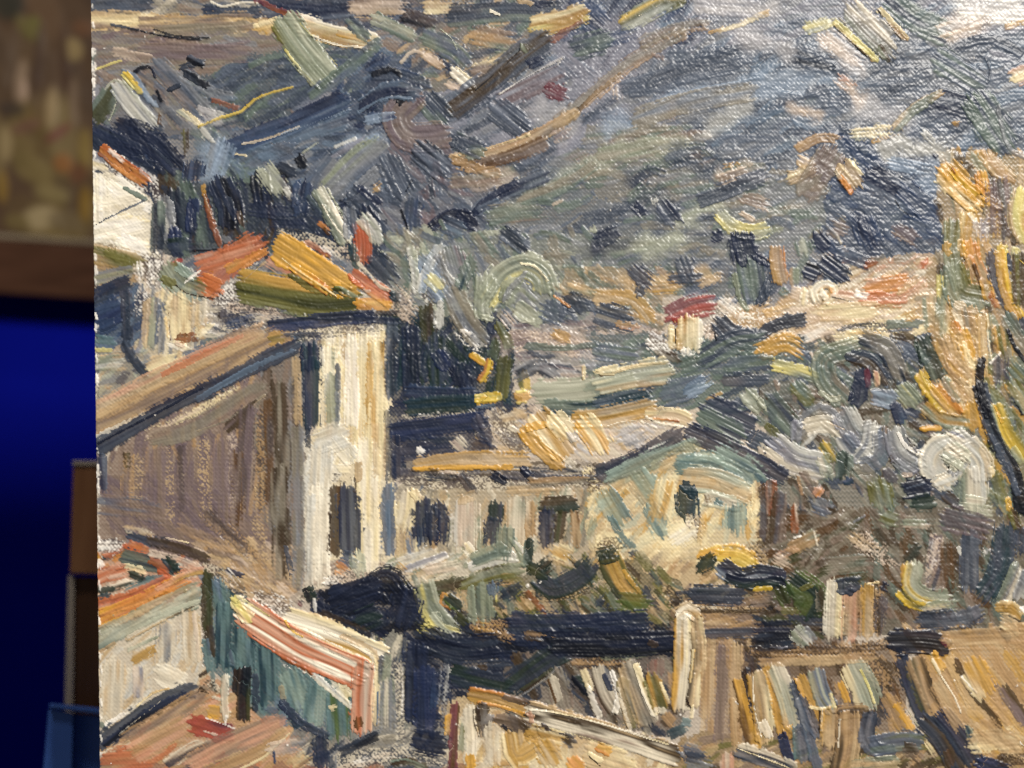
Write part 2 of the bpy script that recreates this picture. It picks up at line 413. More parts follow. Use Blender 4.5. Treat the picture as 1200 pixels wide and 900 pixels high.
# red-roofed house at the lower left
fill([(113, 640), (240, 660), (240, 690), (113, 750)], 'terracotta orange dark_teal salmon bone', 28, (6, 11), (20, 40), t=0.3, dry=0.25)
fill([(113, 745), (240, 690), (240, 790), (240, 830), (117, 870)], 'bone sand grey_white bone', 60, (9, 15), (24, 44), t=0.2, dry=0.15)
fill([(117, 880), (240, 800), (350, 840), (380, 900), (340, 960), (117, 960)], 'tan terracotta salmon sand tan', 32, (9, 15), (30, 60), t=0.2, dry=0.15, spread=6)
# teal wall and its coloured coping
fill([(238, 670), (275, 670), (300, 730), (420, 800), (415, 870), (350, 850), (240, 790)], 'teal dark_teal teal steel_blue grey_green', -70, (8, 14), (26, 50), t=0.25, dry=0.12)
fill(R(435, 745, 480, 910), 'grey sage bone warm_grey deep_slate', 90, (8, 13), (26, 50), t=0.2, dry=0.35)
fill(R(350, 850, 530, 1030), 'bone warm_grey deep_slate grey dark_slate', 30, (8, 13), (18, 36), t=0.2, dry=0.4)
# roofs of the foreground at the right
fill([(527, 820), (680, 850), (860, 900), (860, 1030), (527, 1030)], 'sand cream tan bone ochre', 60, (9, 15), (24, 44), t=0.35, dry=0.1, spread=30)
fill(R(600, 770, 790, 860), 'umber taupe dark_slate warm_grey', -60, (8, 14), (22, 44), t=0.25, dry=0.2)
fill(R(820, 750, 880, 890), 'tan taupe sand mauve', 90, (8, 13), (45, 80), t=0.15, dry=0.2, spread=3)
fill(R(870, 755, 1060, 900), 'umber tan taupe brown dark_slate', -70, (8, 14), (24, 46), t=0.2, dry=0.2)
fill(R(790, 860, 1330, 1030), 'umber tan olive taupe sand', 20, (9, 15), (26, 50), t=0.2, dry=0.2)
fill([(1060, 740), (1215, 735), (1330, 735), (1330, 900), (1130, 890), (1090, 800)], 'tan sand ochre tan', -58, (9, 15), (35, 65), t=0.2, dry=0.12, spread=6)
fill(R(97, 900, 540, 1030), 'tan terracotta taupe deep_slate', 25, (9, 15), (26, 50), t=0.2, dry=0.2)
# rubbed, bare-toothed left edge where the ground shows
for w, pts, light, dark in (
        (13, '178,206 184,240 181,298', 'white', 'dusky_mauve'), (9, '124,190 150,208 176,226', 'white', 'dusky_mauve'), (36, '178,304 176,336', 'white', 'dusky_mauve'), (22, '168,345 166,372', 'white', 'purple_grey'),
        (26, '256,352 300,330', 'white', 'dusky_mauve'), (16, '270,358 330,366', 'pink', 'dusky_mauve'), (18, '350,392 450,382', 'bone', 'purple_grey'), (34, '462,348 488,372', 'pink', 'dusky_mauve'),
        (16, '330,272 378,284 410,302', 'bone', 'dark_slate'), (14, '300,300 280,330', 'white', 'dusky_mauve'), (18, '404,290 440,330', 'pink', 'dark_slate'), (20, '264,378 306,374', 'bone', 'navy'),
        (14, '118,474 176,450', 'bone', 'dusky_mauve'), (14, '112,330 112,470', 'bone', 'purple_grey'),
        (20, '116,640 146,636', 'white', 'purple_grey'), (15, '240,662 262,676 290,700', 'bone', 'dusky_mauve'), (22, '300,700 348,718', 'white', 'dusky_mauve'), (18, '382,678 480,674', 'pink', 'dusky_mauve'),
        (7, '240,700 239,784', 'white', 'dusky_mauve'), (12, '340,770 400,802', 'white', 'teal'), (14, '466,776 470,868', 'bone', 'purple_grey'), (24, '400,892 480,884 526,892', 'bone', 'dark_slate'),
        (14, '246,800 258,812', 'bone', 'dark_brown'), (12, '476,488 560,482', 'bone', 'dark_slate'), (34, '584,488 616,536', 'bone', 'dusky_mauve'), (12, '490,530 500,540', 'white', 'navy'),
        (20, '472,562 600,566 716,562', 'bone', 'dusky_mauve'), (16, '690,548 700,580', 'cream', 'umber'), (22, '790,524 822,520', 'cream', 'umber'), (24, '812,606 824,636', 'bone', 'dusky_mauve'),
        (22, '704,640 734,636', 'cream', 'umber'), (16, '780,690 800,720', 'sand', 'umber'), (20, '880,640 900,664', 'sand', 'umber'), (18, '884,764 960,764 1048,757', 'tan', 'dark_brown'), (10, '806,711 890,716', 'sand', 'dark_brown'),
        (16, '1030,690 1026,748', 'tan', 'dark_brown'), (26, '1004,630 1046,658', 'pink', 'umber'), (20, '1096,628 1090,690', 'pink', 'mauve'), (26, '600,396 640,400 700,412', 'pink', 'mauve'),
        (26, '764,396 790,420', 'white', 'taupe'), (24, '836,394 848,366', 'white', 'taupe'), (26, '860,372 930,376', 'white', 'tan'), (20, '540,392 566,406', 'white', 'dark_slate'), (20, '500,344 512,354', 'white', 'dusky_mauve'),
        (18, '160,536 160,604', 'sand', 'taupe'), (16, '198,530 198,610', 'sand', 'mauve'), (18, '240,520 242,610', 'sand', 'mauve'), (16, '272,510 272,600', 'pink', 'mauve'), (16, '306,480 306,600', 'tan', 'dusky_mauve'), (16, '300,610 310,660', 'sand', 'taupe'),
        (14, '172,512 238,478 280,452', 'cream', 'taupe'), (20, '244,604 300,652', 'tan', 'dusky_mauve'), (26, '560,730 600,742', 'tan', 'dark_brown'), (22, '616,700 690,690', 'sand', 'umber'), (26, '500,734 516,742', 'lemon', 'dark_olive'),
        (16, '1010,384 1060,384', 'cream', 'dark_slate'), (12, '524,776 520,846', 'grey', 'navy'), (24, '1010,776 1050,800', 'tan', 'umber'), (16, '676,776 740,778', 'tan', 'dark_brown'), (20, '1176,888 1206,890', 'sand', 'dark_brown')):
    grain_path(w, pts, light, dark)
for w, pts, name, op in (  # pale hill patches paint in the glare; the others are paint tones
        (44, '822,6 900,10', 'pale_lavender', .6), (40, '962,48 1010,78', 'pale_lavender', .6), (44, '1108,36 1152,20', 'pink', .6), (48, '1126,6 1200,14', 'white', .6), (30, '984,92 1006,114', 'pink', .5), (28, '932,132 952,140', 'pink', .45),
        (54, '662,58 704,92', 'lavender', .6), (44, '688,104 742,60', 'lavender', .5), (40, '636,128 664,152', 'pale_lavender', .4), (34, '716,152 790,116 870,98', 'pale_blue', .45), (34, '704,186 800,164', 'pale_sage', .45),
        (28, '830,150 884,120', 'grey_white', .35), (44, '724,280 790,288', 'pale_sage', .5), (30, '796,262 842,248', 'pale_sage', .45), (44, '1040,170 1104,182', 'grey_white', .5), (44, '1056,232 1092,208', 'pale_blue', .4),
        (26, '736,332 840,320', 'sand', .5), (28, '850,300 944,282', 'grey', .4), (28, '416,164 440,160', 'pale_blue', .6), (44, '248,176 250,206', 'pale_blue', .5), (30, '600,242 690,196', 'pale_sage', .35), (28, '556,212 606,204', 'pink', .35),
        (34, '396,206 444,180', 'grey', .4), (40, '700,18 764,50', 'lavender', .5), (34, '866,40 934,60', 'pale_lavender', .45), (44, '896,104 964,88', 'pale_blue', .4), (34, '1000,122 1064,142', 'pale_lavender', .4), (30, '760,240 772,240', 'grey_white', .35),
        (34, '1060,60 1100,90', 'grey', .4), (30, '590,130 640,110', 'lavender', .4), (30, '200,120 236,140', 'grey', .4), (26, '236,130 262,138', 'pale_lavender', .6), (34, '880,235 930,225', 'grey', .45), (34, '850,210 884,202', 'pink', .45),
        (40, '936,68 978,80', 'deep_slate', .6), (44, '1098,116 1142,128', 'navy', .6), (48, '796,178 832,198', 'deep_slate', .6), (54, '742,216 776,244', 'deep_slate', .6), (40, '696,286 732,278', 'navy', .6), (48, '1008,268 1024,290', 'navy', .5), (44, '446,98 492,112', 'navy', .5),
        (40, '600,400 680,398', 'pink', .4), (30, '690,420 740,424', 'pale_lavender', .4), (40, '900,360 980,380', 'pink', .4), (30, '500,680 560,676', 'bone', .4), (50, '760,640 820,650', 'cream', .4), (50, '1140,830 1190,850', 'sand', .4), (44, '590,880 660,890', 'cream', .4)):
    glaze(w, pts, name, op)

# ---------------------------------------------------------------- single strokes, far hillside first
place('on the hilltop at the upper edge')
S('slate_blue deep_slate', 18, '108,8 178,5', .6, .1)
S('bone warm_grey', 20, '186,6 242,9', .5, .4)
S('deep_slate navy', 12, '241,12 306,15', .8)
S('pale_cream', 3, '247,2 262,8 285,3 303,4', 1.2)
S('sand cream taupe', 17, '107,22 172,26', .7, .05)
S('taupe sand', 14, '165,27 298,23', .5, .15)
S('warm_grey taupe', 13, '182,36 300,30', .5, .1)
S('blue_black deep_slate', 4, '131,29 160,35 200,44 236,47', 1, .1)
S('blue_black', 4, '180,34 206,42 246,45', 1, .15)
S('taupe mauve warm_grey', 19, '168,60 292,64', .7, .1)
S('taupe pink', 12, '134,62 182,70', .5, .25)
S('lemon ochre', 3.5, '112,82 128,76 143,71', 1)
S('deep_slate navy slate_blue', 22, '312,8 360,12 408,9', .8)
S('rust crimson', 8, '298,-2 325,12 352,20 370,25', .6, .2)
S('brick_red', 6, '344,20 368,24', .6)
S('ochre cream', 13, '300,33 331,25', .6, .15)
S('pale_cream cream ochre', 19, '352,28 392,40 438,49', 1.1)
S('ochre sand', 7, '394,39 436,50', 1)
S('pale_cream', 4, '366,42 396,53 424,56 429,62', 2.2)
S('sage pale_sage sage olive', 36, '333,26 354,56 385,92', 1.5, 0, 1, .06, .2)
S('lemon pale_sage', 5, '334,58 350,80 367,100', 1.2)
S('pale_sage lemon', 3, '350,26 374,52 396,78', 1.3)
S('taupe pink sand', 20, '414,8 474,10', .6, .15)
S('blue_black dusky_mauve', 15, '474,18 508,28', .7, .1)
S('grey_green pale_sage', 15, '436,22 462,34 486,46', .8, .1)
S('deep_slate grey_green', 13, '410,24 432,46', .8)
S('pink bone', 5, '470,74 484,60 500,66 516,76', 1.3)
S('sand cream', 18, '500,7 556,6', .6, .35)
S('dark_slate deep_slate grey_green', 24, '530,20 590,14 662,16', .7, .05)
S('pale_cream', 5, '574,13 586,18', 1.6)
S('pale_cream sand', 6, '607,1 624,5', 1.2)
S('dark_slate navy', 7, '628,6 648,2', .9)
S('navy blue', 30, '672,2 704,30', .6, .1)
S('cream ochre lemon', 20, '627,30 660,23 687,14', 1.3, .05)
S('rust mauve', 8, '644,49 684,24', .8, .1)
place('on the hillside above the trees')
S('slate_blue grey_green', 20, '500,44 532,58 546,72', 1)
S('navy deep_slate', 7, '510,64 528,80', 1)
S('pale_sage sage', 3, '516,34 530,46 536,60', 1.2)
S('taupe tan sage', 22, '556,42 604,50', .6, .25)
S('cream taupe pink', 15, '556,84 598,72', .7, .2)
S('cream pale_cream', 11, '532,83 554,102', 1.7)
S('pink tan', 7, '524,98 552,108', 1)
S('pink tan', 9, '500,66 518,78', 1)
S('deep_slate umber slate_blue', 26, '640,46 608,68 572,98 528,130', .9)
S('blue_black', 3, '610,50 608,60 590,78 556,107', 1.2)
S('sage umber', 8, '612,52 618,62', 1)
S('mauve lavender', 17, '588,118 622,101 656,84', .9)
S('white pale_lavender', 3.6, '585,111 610,95 640,78 660,67', 2.4)
S('white', 2.5, '659,68 653,77', 1.6)
S('crimson mauve', 19, '642,104 662,113', .9, .1)
S('lavender slate_blue', 26, '662,70 692,94', .5, .3)
S('navy', 11, '619,75 637,68', .7, .15)
S('deep_slate slate_blue', 27, '582,128 612,152', 1.3)
S('taupe warm_grey tan', 15, '652,146 690,114 735,76 802,38', .9, .12)
S('umber tan', 6, '668,140 696,112 730,84', .9, .2)
S('tan sand umber', 12, '531,186 580,180 636,156 676,132', 1.4)
S('sand cream', 5, '534,183 578,172 622,158', 1.6)
S('taupe brown', 13, '560,194 604,182 640,166', .9)
S('tan', 11, '532,188 556,196 584,205', 1.5)
S('sand', 3, '580,170 604,163 630,150', 1.5)
S('pink mauve', 14, '648,162 672,152', .5, .3)
S('deep_slate grey_green', 24, '500,118 520,140', 1.3)
S('mauve taupe', 30, '486,114 466,136 480,160 522,160', 1.3)
S('blue_black navy', 9, '466,122 472,114 488,113', 1.1)
S('blue deep_slate', 13, '438,86 470,88 502,100', 1)
S('navy steel_blue', 15, '426,124 456,106 492,110', 1)
S('pale_blue steel_blue', 5, '420,132 450,116 484,116', 1)
S('blue pale_blue', 11, '430,140 462,134', .9)
S('blue_black', 6, '436,88 460,82 470,90', 1)
S('grey_green slate_blue', 13, '366,112 404,84 444,50', .7)
S('grey slate_blue taupe', 20, '184,76 212,104 244,136', .8, .15)
S('steel_blue grey', 14, '214,86 252,110 276,116', .7, .2)
S('dark_slate', 7, '212,80 240,72', 1.2)
S('blue_black deep_slate', 8, '220,68 238,77', 1.3)
S('dark_slate blue_black', 8, '216,85 244,101', 1.2)
S('blue_black', 5, '158,85 166,80 178,79', 1.1)
S('dark_navy', 4, '178,80 183,92', 1)
S('dark_slate', 7, '198,106 212,100', 1.2)
S('blue_black', 5, '184,106 190,120', 1.1)
S('steel_blue pale_blue', 6, '144,84 160,92 172,112 184,124', 1)
S('grey_white pale_sage', 4, '118,116 126,102 134,95 146,99', 1.2)
S('grey_green dark_olive', 24, '112,138 128,116 134,104', .6, .15)
S('pale_sage grey_white steel_blue', 17, '138,101 152,120 178,150', 1.2, .08)
S('pale_sage', 3, '128,142 136,120 132,106', 1)
S('yellow lemon olive', 8, '146,87 157,99 166,109', 1.3)
S('white', 6, '109,72 110,90 108,108 112,118', .8, .45)
S('white bone', 5, '110,108 108,128', .8, .5)
S('rust', 7, '248,117 280,128', .8, .1)
S('pale_lavender grey_white', 9, '232,128 264,137', 1, .15)
S('cream pale_sage', 8, '211,130 238,149', .9, .25)
S('brown', 7, '188,134 186,150', .6, .25)
S('yellow lemon', 3.6, '232,149 256,139 282,131 300,116 318,109 344,102', 1.8)
S('steel_blue slate_blue', 22, '290,188 340,160 404,138', .9)
S('navy blue steel_blue', 20, '270,174 330,151 404,118', 1.3)
S('grey_white sand', 5, '284,169 312,163 352,149', 1.3, .05)
S('pale_blue', 3, '330,158 372,143 410,128', 1, .2)
S('sand cream', 4, '276,181 290,183', 1.1, .1)
S('steel_blue pale_blue grey', 26, '262,170 252,200', .8, .1)
S('grey_white pale_blue', 8, '236,152 252,170', .9, .3)
S('olive umber', 9, '217,154 218,182', .6, .3)
S('deep_slate umber', 16, '322,172 344,182', .7, .2)
S('steel_blue slate_blue', 18, '308,182 346,174', .8)
S('blue_black dark_slate', 13, '328,196 344,204', 1)
S('blue_black', 10, '350,184 356,196', 1.1)
S('grey slate_blue', 26, '392,190 372,220 398,226', .9)
S('lavender steel_blue', 10, '390,184 430,164', .8, .2)
S('grey_white', 5, '392,172 418,162', .9, .2)
S('sand pale_sage', 2.5, '354,180 374,166', 1)
S('sage grey slate_blue', 34, '392,222 418,196 446,172', 1)
S('grey', 12, '420,220 450,196', .8, .1)
S('sand ochre', 12, '438,222 450,214', .6, .4)
S('slate_blue deep_slate', 22, '454,188 474,226', 1.3)
S('blue_black deep_slate', 5, '456,198 470,228', 1)
S('dark_slate', 5, '476,226 484,210', 1)
S('dark_slate slate_blue', 24, '492,176 520,200', 1.4)
S('deep_slate grey_green', 20, '534,166 562,178', 1.3)
S('navy deep_slate', 20, '412,228 440,252', 1.2, .1)
S('blue_black navy', 13, '428,244 440,266', 1.3)
S('navy', 8, '422,220 446,240', 1)
S('deep_slate blue', 18, '484,238 482,262', .9)
S('blue_black', 4, '470,246 478,268', 1)
S('taupe warm_grey', 16, '530,214 590,206', .6, .25)
S('dark_slate mauve', 16, '504,230 500,210', .7, .3)
S('navy slate_blue', 16, '560,246 590,226 640,206', 1)
S('navy', 9, '546,258 572,234 606,212', .9, .1)
S('slate_blue steel_blue', 8, '562,246 584,236', .9)
S('dark_navy navy', 11, '506,266 528,252 552,256', 1)
S('navy dark_navy', 13, '540,250 556,264', 1.1)
S('steel_blue deep_slate', 18, '522,264 540,272', 1.2)
S('grey_green pale_sage', 5, '516,258 522,270', 1)
S('warm_grey grey_green', 16, '612,236 654,220 700,190', .6, .25)
S('warm_grey grey_green taupe', 26, '576,252 640,246', .5, .3)
S('pink', 5, '648,240 660,234', .9, .2)
S('umber warm_grey', 3, '604,242 640,243', .6, .1)
S('dark_slate slate_blue', 17, '592,272 616,290', 1.2)
S('grey_green warm_grey', 18, '560,276 580,300', .7, .2)
place('on the sunlit upper hillside')
S('sage yellow olive pale_sage', 18, '732,28 762,12 800,-8', 1.3)
S('cream', 2, '748,19 782,1', 1.6)
S('lavender blue', 22, '700,50 748,36', .4, .35)
S('deep_slate grey_green', 24, '676,56 712,46', 1)
S('taupe warm_grey tan', 16, '752,52 790,34 836,28', .6, .3)
S('ochre cream', 6, '830,38 860,31 902,14', .9, .2)
S('salmon taupe', 9, '764,62 782,68', .5, .4)
S('pink pale_lavender', 11, '722,100 724,122', .5, .4)
S('slate_blue deep_slate', 25, '736,106 800,84 870,68', .6, .12)
S('pale_blue grey', 3.5, '748,136 800,110 884,92', .9)
S('warm_grey grey', 22, '744,142 810,120 884,106', .6, .12)
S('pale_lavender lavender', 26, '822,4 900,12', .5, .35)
S('pale_sage lemon', 14, '944,34 978,24', .6, .25)
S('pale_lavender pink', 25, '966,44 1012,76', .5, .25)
S('bone warm_grey sage', 36, '998,14 1044,60', .9, .12)
S('sage lemon ochre', 9, '978,28 1000,46 1026,70', 1.4)
S('umber', 2.5, '976,30 1002,54 1022,71', 1, .2)
S('sage umber', 9, '1030,56 1040,72', 1, .1)
S('pink salmon', 18, '982,94 1004,110', .4, .45)
S('pink tan', 14, '938,130 956,142', .4, .5)
S('dark_slate slate_blue', 22, '936,66 976,78', .7, .1)
S('slate_blue navy', 10, '944,112 974,102', .7, .15)
S('deep_slate grey_green', 30, '1044,0 1072,22 1112,40', .9, .1)
S('cream ochre', 7, '1030,11 1046,28 1062,46', 1.4)
S('umber', 2.5, '1028,12 1044,34 1058,50', 1)
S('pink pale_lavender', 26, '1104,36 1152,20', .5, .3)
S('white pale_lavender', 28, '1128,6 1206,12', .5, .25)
S('tan ochre', 9, '1178,32 1204,24', .6, .3)
S('deep_slate slate_blue', 11, '1112,62 1140,48 1168,48 1198,62', .9)
S('lavender slate_blue', 14, '1160,66 1190,72', .6, .2)
S('cream salmon', 17, '1188,90 1210,80', .9, .1)
S('deep_slate', 3, '1154,68 1160,84 1156,100', 1)
S('slate_blue grey_green', 30, '1102,70 1150,100', 1, .05)
S('navy deep_slate', 24, '1098,116 1142,128', 1, .05)
S('sand sage', 12, '1048,150 1072,126 1106,106', .8, .25)
S('cream pale_sage', 16, '1000,156 1052,152', .6, .35)
S('ochre', 6, '1022,166 1060,156', .6, .45)
S('grey_green deep_slate', 40, '1144,120 1180,170', 1.1)
S('dark_slate grey', 6, '1168,124 1180,170 1202,184', 1.2)
S('ochre', 6, '1116,146 1128,144', .7, .4)
S('sage warm_grey', 22, '706,182 770,170', .6, .2)
S('umber', 2, '730,170 772,164', .6)
S('deep_slate slate_blue', 24, '784,188 820,180 836,196', .6, .4)
S('navy deep_slate', 13, '742,218 762,200 780,204', .8, .35)
S('deep_slate grey_green', 22, '744,238 770,216', .6, .35)
S('navy', 12, '744,240 756,254', .9, .2)
S('navy slate_blue', 20, '778,244 792,262', 1, .1)
S('grey_white', 10, '766,232 768,244', .6, .4)
S('navy dark_slate', 18, '700,282 726,272', .8, .2)
S('pink taupe', 20, '846,214 878,204', .6, .2)
S('deep_slate slate_blue', 15, '820,236 856,222 896,206', .9)
S('ochre', 8, '848,196 868,192', .6, .4)
S('taupe pink', 20, '872,232 900,240', .6, .25)
S('pale_sage lemon', 15, '844,252 858,266 880,272 898,268', 1.2)
S('pink sand', 6, '868,250 884,258', 1.2)
S('sage pale_sage', 8, '880,274 918,268', .8, .2)
S('tan ochre', 12, '936,174 960,162 984,164', .8, .25)
S('sand pink', 14, '938,188 952,196', 1)
S('cream sand', 13, '926,210 952,198', 1.6)
S('warm_grey taupe', 30, '974,180 946,228', 1.3)
S('cream sand tan', 22, '988,196 1002,214', 1.7)
S('orange', 6, '984,208 998,226', 1.3)
S('dark_brown', 2.5, '981,211 993,226', 1)
S('bone', 5, '978,200 984,210', 1.5)
S('navy slate_blue', 30, '1020,206 1080,240', .8, .05)
S('blue slate_blue', 22, '1060,222 1090,250', 1, .05)
S('blue_black', 2.8, '1047,233 1056,246 1070,255', 1.1)
S('grey_white', 12, '1082,156 1096,172', .8, .3)
S('navy', 6, '1094,182 1096,186', .8)
S('pale_blue steel_blue', 18, '1044,190 1090,200', .7, .3)
S('navy blue', 26, '1012,262 1022,286', .9, .1)
S('warm_grey taupe', 22, '986,268 972,262', .6, .2)
S('taupe mauve', 16, '1050,268 1076,282', .6, .2)
S('navy', 13, '956,276 968,290', 1)
S('bone grey', 4, '968,264 980,276 986,286', 1.1)
S('navy dark_slate', 26, '868,278 874,304', 1)
S('grey_green pale_sage', 20, '940,286 944,300', .9, .2)
S('navy dark_slate', 12, '838,276 844,280', .9)

place('in the dark trees by the white house')
S('navy dark_navy', 30, '140,152 176,166 206,196', .9, .05)
S('dark_slate navy', 24, '116,160 160,182', .8)
S('deep_slate navy', 5, '174,168 190,182 204,196', 1.1)
S('navy dark_slate', 14, '154,190 190,200', .9)
S('navy blue', 24, '229,192 226,216', .8, .2)
S('grey_green dark_green', 18, '216,216 222,236', .6, .2)
S('umber', 14, '202,212 206,232', .5, .4)
S('dark_navy dark_slate', 20, '206,226 212,270', .9, .05)
S('grey_white grey', 15, '192,233 194,256 200,280', 1.2)
S('grey', 6, '200,236 204,262', 1)
S('ultramarine navy', 15, '227,238 224,270', 1)
S('ultramarine', 14, '206,270 206,284', .9)
S('dark_slate grey_green', 16, '186,240 184,292', .7, .1)
S('dark_green deep_slate', 14, '198,288 224,286', .8, .1)
S('dark_slate grey_green', 18, '240,250 244,286', .8, .1)
S('blue_black navy', 28, '258,216 268,240 270,262', 1.4)
S('navy deep_slate', 10, '264,232 278,258', 1.2)
S('brown rust', 6, '240,226 246,252 258,288', 1.4)
S('tan rust', 2.5, '239,228 247,252 252,268', 1.2)
S('olive ochre', 6, '238,218 240,230', .7, .2)
S('umber taupe', 10, '282,250 286,266', .7, .2)
S('dark_slate grey', 6, '262,278 270,284', .8)
S('navy blue_black', 20, '306,208 310,236', 1.3)
S('navy', 18, '296,244 340,250', .8, .15)
S('pale_sage grey', 20, '310,198 330,226', .9, .15)
S('grey_white', 7, '334,222 348,238', 1, .1)
S('navy blue', 18, '358,216 352,248', 1.2)
S('dark_slate navy', 16, '322,262 360,262', .7, .25)
S('deep_slate grey_green', 18, '366,232 384,252', .8, .2)
S('rust orange', 6, '374,260 386,270', 1, .15)
S('brown', 5, '380,268 386,276', .9, .2)
S('blue_black', 3, '226,294 262,292', .8)

place('on the white house at the upper left')
S('burnt_orange orange rust', 13, '120,174 142,192 172,212', 1.2)
S('white', 8, '130,176 150,192', .9, .4)
S('white pale_lavender', 9, '166,200 184,214', .9, .35)
S('pale_cream white', 26, '116,214 118,264', .3, .05)
S('pale_cream white', 22, '134,216 160,236', .6, .05)
S('white bone', 8, '116,196 142,214', .8, .2)
S('pale_cream bone', 20, '124,242 164,236', .3, .05)
S('pale_cream white', 24, '112,276 166,262', .3, .05)
S('white pale_cream', 18, '140,282 172,292', .6, .1)
S('dusky_mauve grey', 9, '176,222 178,296', .5, .5)
S('grey_green', 6, '146,220 172,234', .9)
S('deep_slate slate_blue', 4.5, '112,264 138,250 170,235', .9, .1)
S('lavender', 4, '132,228 142,238', .4, .4)
S('sand olive tan', 20, '110,296 164,310', .9, .05)
S('grey sage', 14, '110,326 160,316', .8, .1)
S('olive', 9, '124,296 162,310', .8, .1)

place('on the orange tiled roof above the tower')
S('terracotta burnt_orange', 30, '240,332 270,306 304,284', 1, .05)
S('terracotta salmon', 22, '236,310 300,292', .8, .1)
S('orange ochre', 12, '266,318 312,292', .9, .1)
S('burnt_orange orange', 22, '238,330 256,338', 1.2)
S('brick_red', 6, '202,310 214,304', .8, .2)
S('olive sage pale_teal', 24, '198,316 212,334 234,344', 1.4)
S('pale_teal grey_white', 10, '208,312 230,326', 1.2, .1)
S('olive', 10, '190,328 206,334', .9)
S('white', 4, '216,332 236,316', 1.2, .1)
S('dark_brown', 3, '206,334 220,344 252,350', 1)
S('terracotta salmon', 16, '318,304 348,322', .8, .05)
S('terracotta', 8, '280,332 286,340', 1)
S('olive ochre olive dark_olive olive sage', 42, '288,336 330,344 372,352 414,350', 1.4, 0, 1, .05)
S('dark_olive olive', 9, '340,322 368,338 404,344', .8, .2)
S('salmon terracotta', 8, '358,284 388,300', .8, .15)
S('golden ochre golden', 32, '330,288 364,310 404,338', 1.7, 0, 1, .05)
S('burnt_orange golden', 9, '342,312 366,328 386,342', 1.4)
S('cream golden', 3, '330,302 352,320 378,336 400,351', 1.6)
S('dark_olive green', 9, '392,338 408,344', 1)
S('burnt_orange vermilion orange', 15, '414,322 432,334 458,352', 1.3)
S('orange golden', 12, '418,356 458,358', 1)
S('ochre sage', 12, '402,336 420,346', .9, .1)
S('pink', 4, '426,340 434,342', 1)
S('dark_teal grey_green', 9, '458,345 466,352', 1.2)
S('sand taupe', 4, '282,332 312,306', .9, .2)
S('pink white', 10, '378,290 404,304', .6, .45)
S('vermilion burnt_orange', 17, '422,264 426,284 426,308', 1.4)
S('dark_teal grey_green', 8, '412,288 418,312', 1.2)
S('pale_cream pale_sage sage', 15, '374,224 388,250 406,282', 1.6)
S('pale_cream', 4, '378,240 392,264 408,284', 1.7)
S('pale_sage sage', 5, '386,226 402,252', 1.2)
S('slate_blue grey', 14, '408,246 410,276', 1)
S('grey_white pale_sage', 14, '424,256 438,272 442,284', 1.1)
S('bone', 5, '420,308 446,336 456,340', 1, .2)
S('dark_slate deep_slate', 26, '438,306 462,330', .9, .2)
S('purple_grey bone', 24, '470,344 486,372', .5, .5)
S('dusky_mauve', 6, '296,362 348,370', .6, .35)
S('dusky_mauve blue_black', 7, '416,368 470,366', .7, .3)
S('navy ultramarine', 13, '316,381 372,376 440,370', .9, .08)
S('navy deep_slate', 7, '334,392 376,390', .7, .2)
S('navy dark_slate', 9, '416,372 470,376', .8, .2)
S('navy blue', 18, '268,378 304,372', .6, .35)
S('dark_brown purple_grey', 14, '260,366 262,382', .7, .3)

place('on the cottages below the white house')
S('dark_slate navy', 15, '108,352 130,338 152,330', 1)
S('blue deep_slate', 12, '112,360 140,352', .9)
S('ultramarine blue', 26, '116,374 140,362', 1)
S('blue dark_slate', 18, '112,388 136,378', .9, .1)
S('dark_slate purple_grey', 11, '148,342 150,400', .8, .1)
S('steel_blue teal', 14, '114,400 136,404', .8, .1)
S('ochre lemon', 5, '112,410 132,410', .8, .2)
S('sage grey_white', 22, '118,428 146,424', .6, .25)
S('dark_slate deep_slate', 9, '146,402 158,424 172,440', .9)
S('white pink', 20, '166,312 172,350', .6, .5)
S('white', 12, '182,308 184,334', .7, .5)
S('purple_grey lavender', 6, '172,350 166,400 160,414', .7, .15)
S('bone sand', 12, '176,352 174,408', .8, .05)
S('grey sage', 7, '182,350 178,410', .8, .1)
S('slate_blue', 6, '188,358 184,404', .7, .2)
S('grey bone', 8, '192,372 188,414', .7, .1)
S('deep_slate slate_blue', 8, '194,356 196,362', .9)
S('golden cream', 4, '194,372 198,396', .9, .15)
S('cream sand', 28, '212,350 212,392', .8, .06)
S('bone sand', 18, '234,352 232,384', .7, .1)
S('brown rust', 12, '206,396 236,394', .7, .25)
S('brown', 2.5, '198,366 200,400', .8)
S('brown', 2, '218,354 219,394', .6, .1)
S('cream white', 8, '200,402 224,410', 1, .25)
S('rust pink', 5, '206,402 216,406', 1.2)
S('cream sand', 14, '176,430 208,418', .7, .15)
S('cream pale_cream', 9, '234,392 252,378', .7, .3)
S('purple_grey grey', 8, '220,420 254,400 286,384', .6, .35)
place('on the long sloping roof above the brown gable')
S('pink white purple_grey', 14, '118,476 172,452', .6, .4)
S('tan taupe sand', 20, '112,500 200,458 330,392', .5, .1)
S('salmon sand tan', 20, '112,482 200,436 312,388', .6, .12)
S('salmon terracotta', 8, '190,440 246,412 290,392', .6, .2)
S('tan sand', 13, '112,516 170,490 250,448', .5, .12)
S('olive ochre', 16, '316,398 338,394', .5, .25)
S('grey_white bone', 7, '112,514 140,500 176,484', .9, .1)
S('navy deep_slate dark_slate', 16, '115,524 190,482 268,444 350,404', 1.1, .04)
S('steel_blue slate_blue', 7, '230,468 290,434 346,410', .8, .1)
S('dark_navy', 5, '114,520 180,486 240,454', .9, .1)
S('cream pink', 5, '172,512 200,496 236,478', .7, .25)
S('white', 3, '246,470 280,452', .8, .35)
place('on the brown gable wall')
S('warm_grey taupe', 18, '180,514 230,500 310,452', .5, .06)
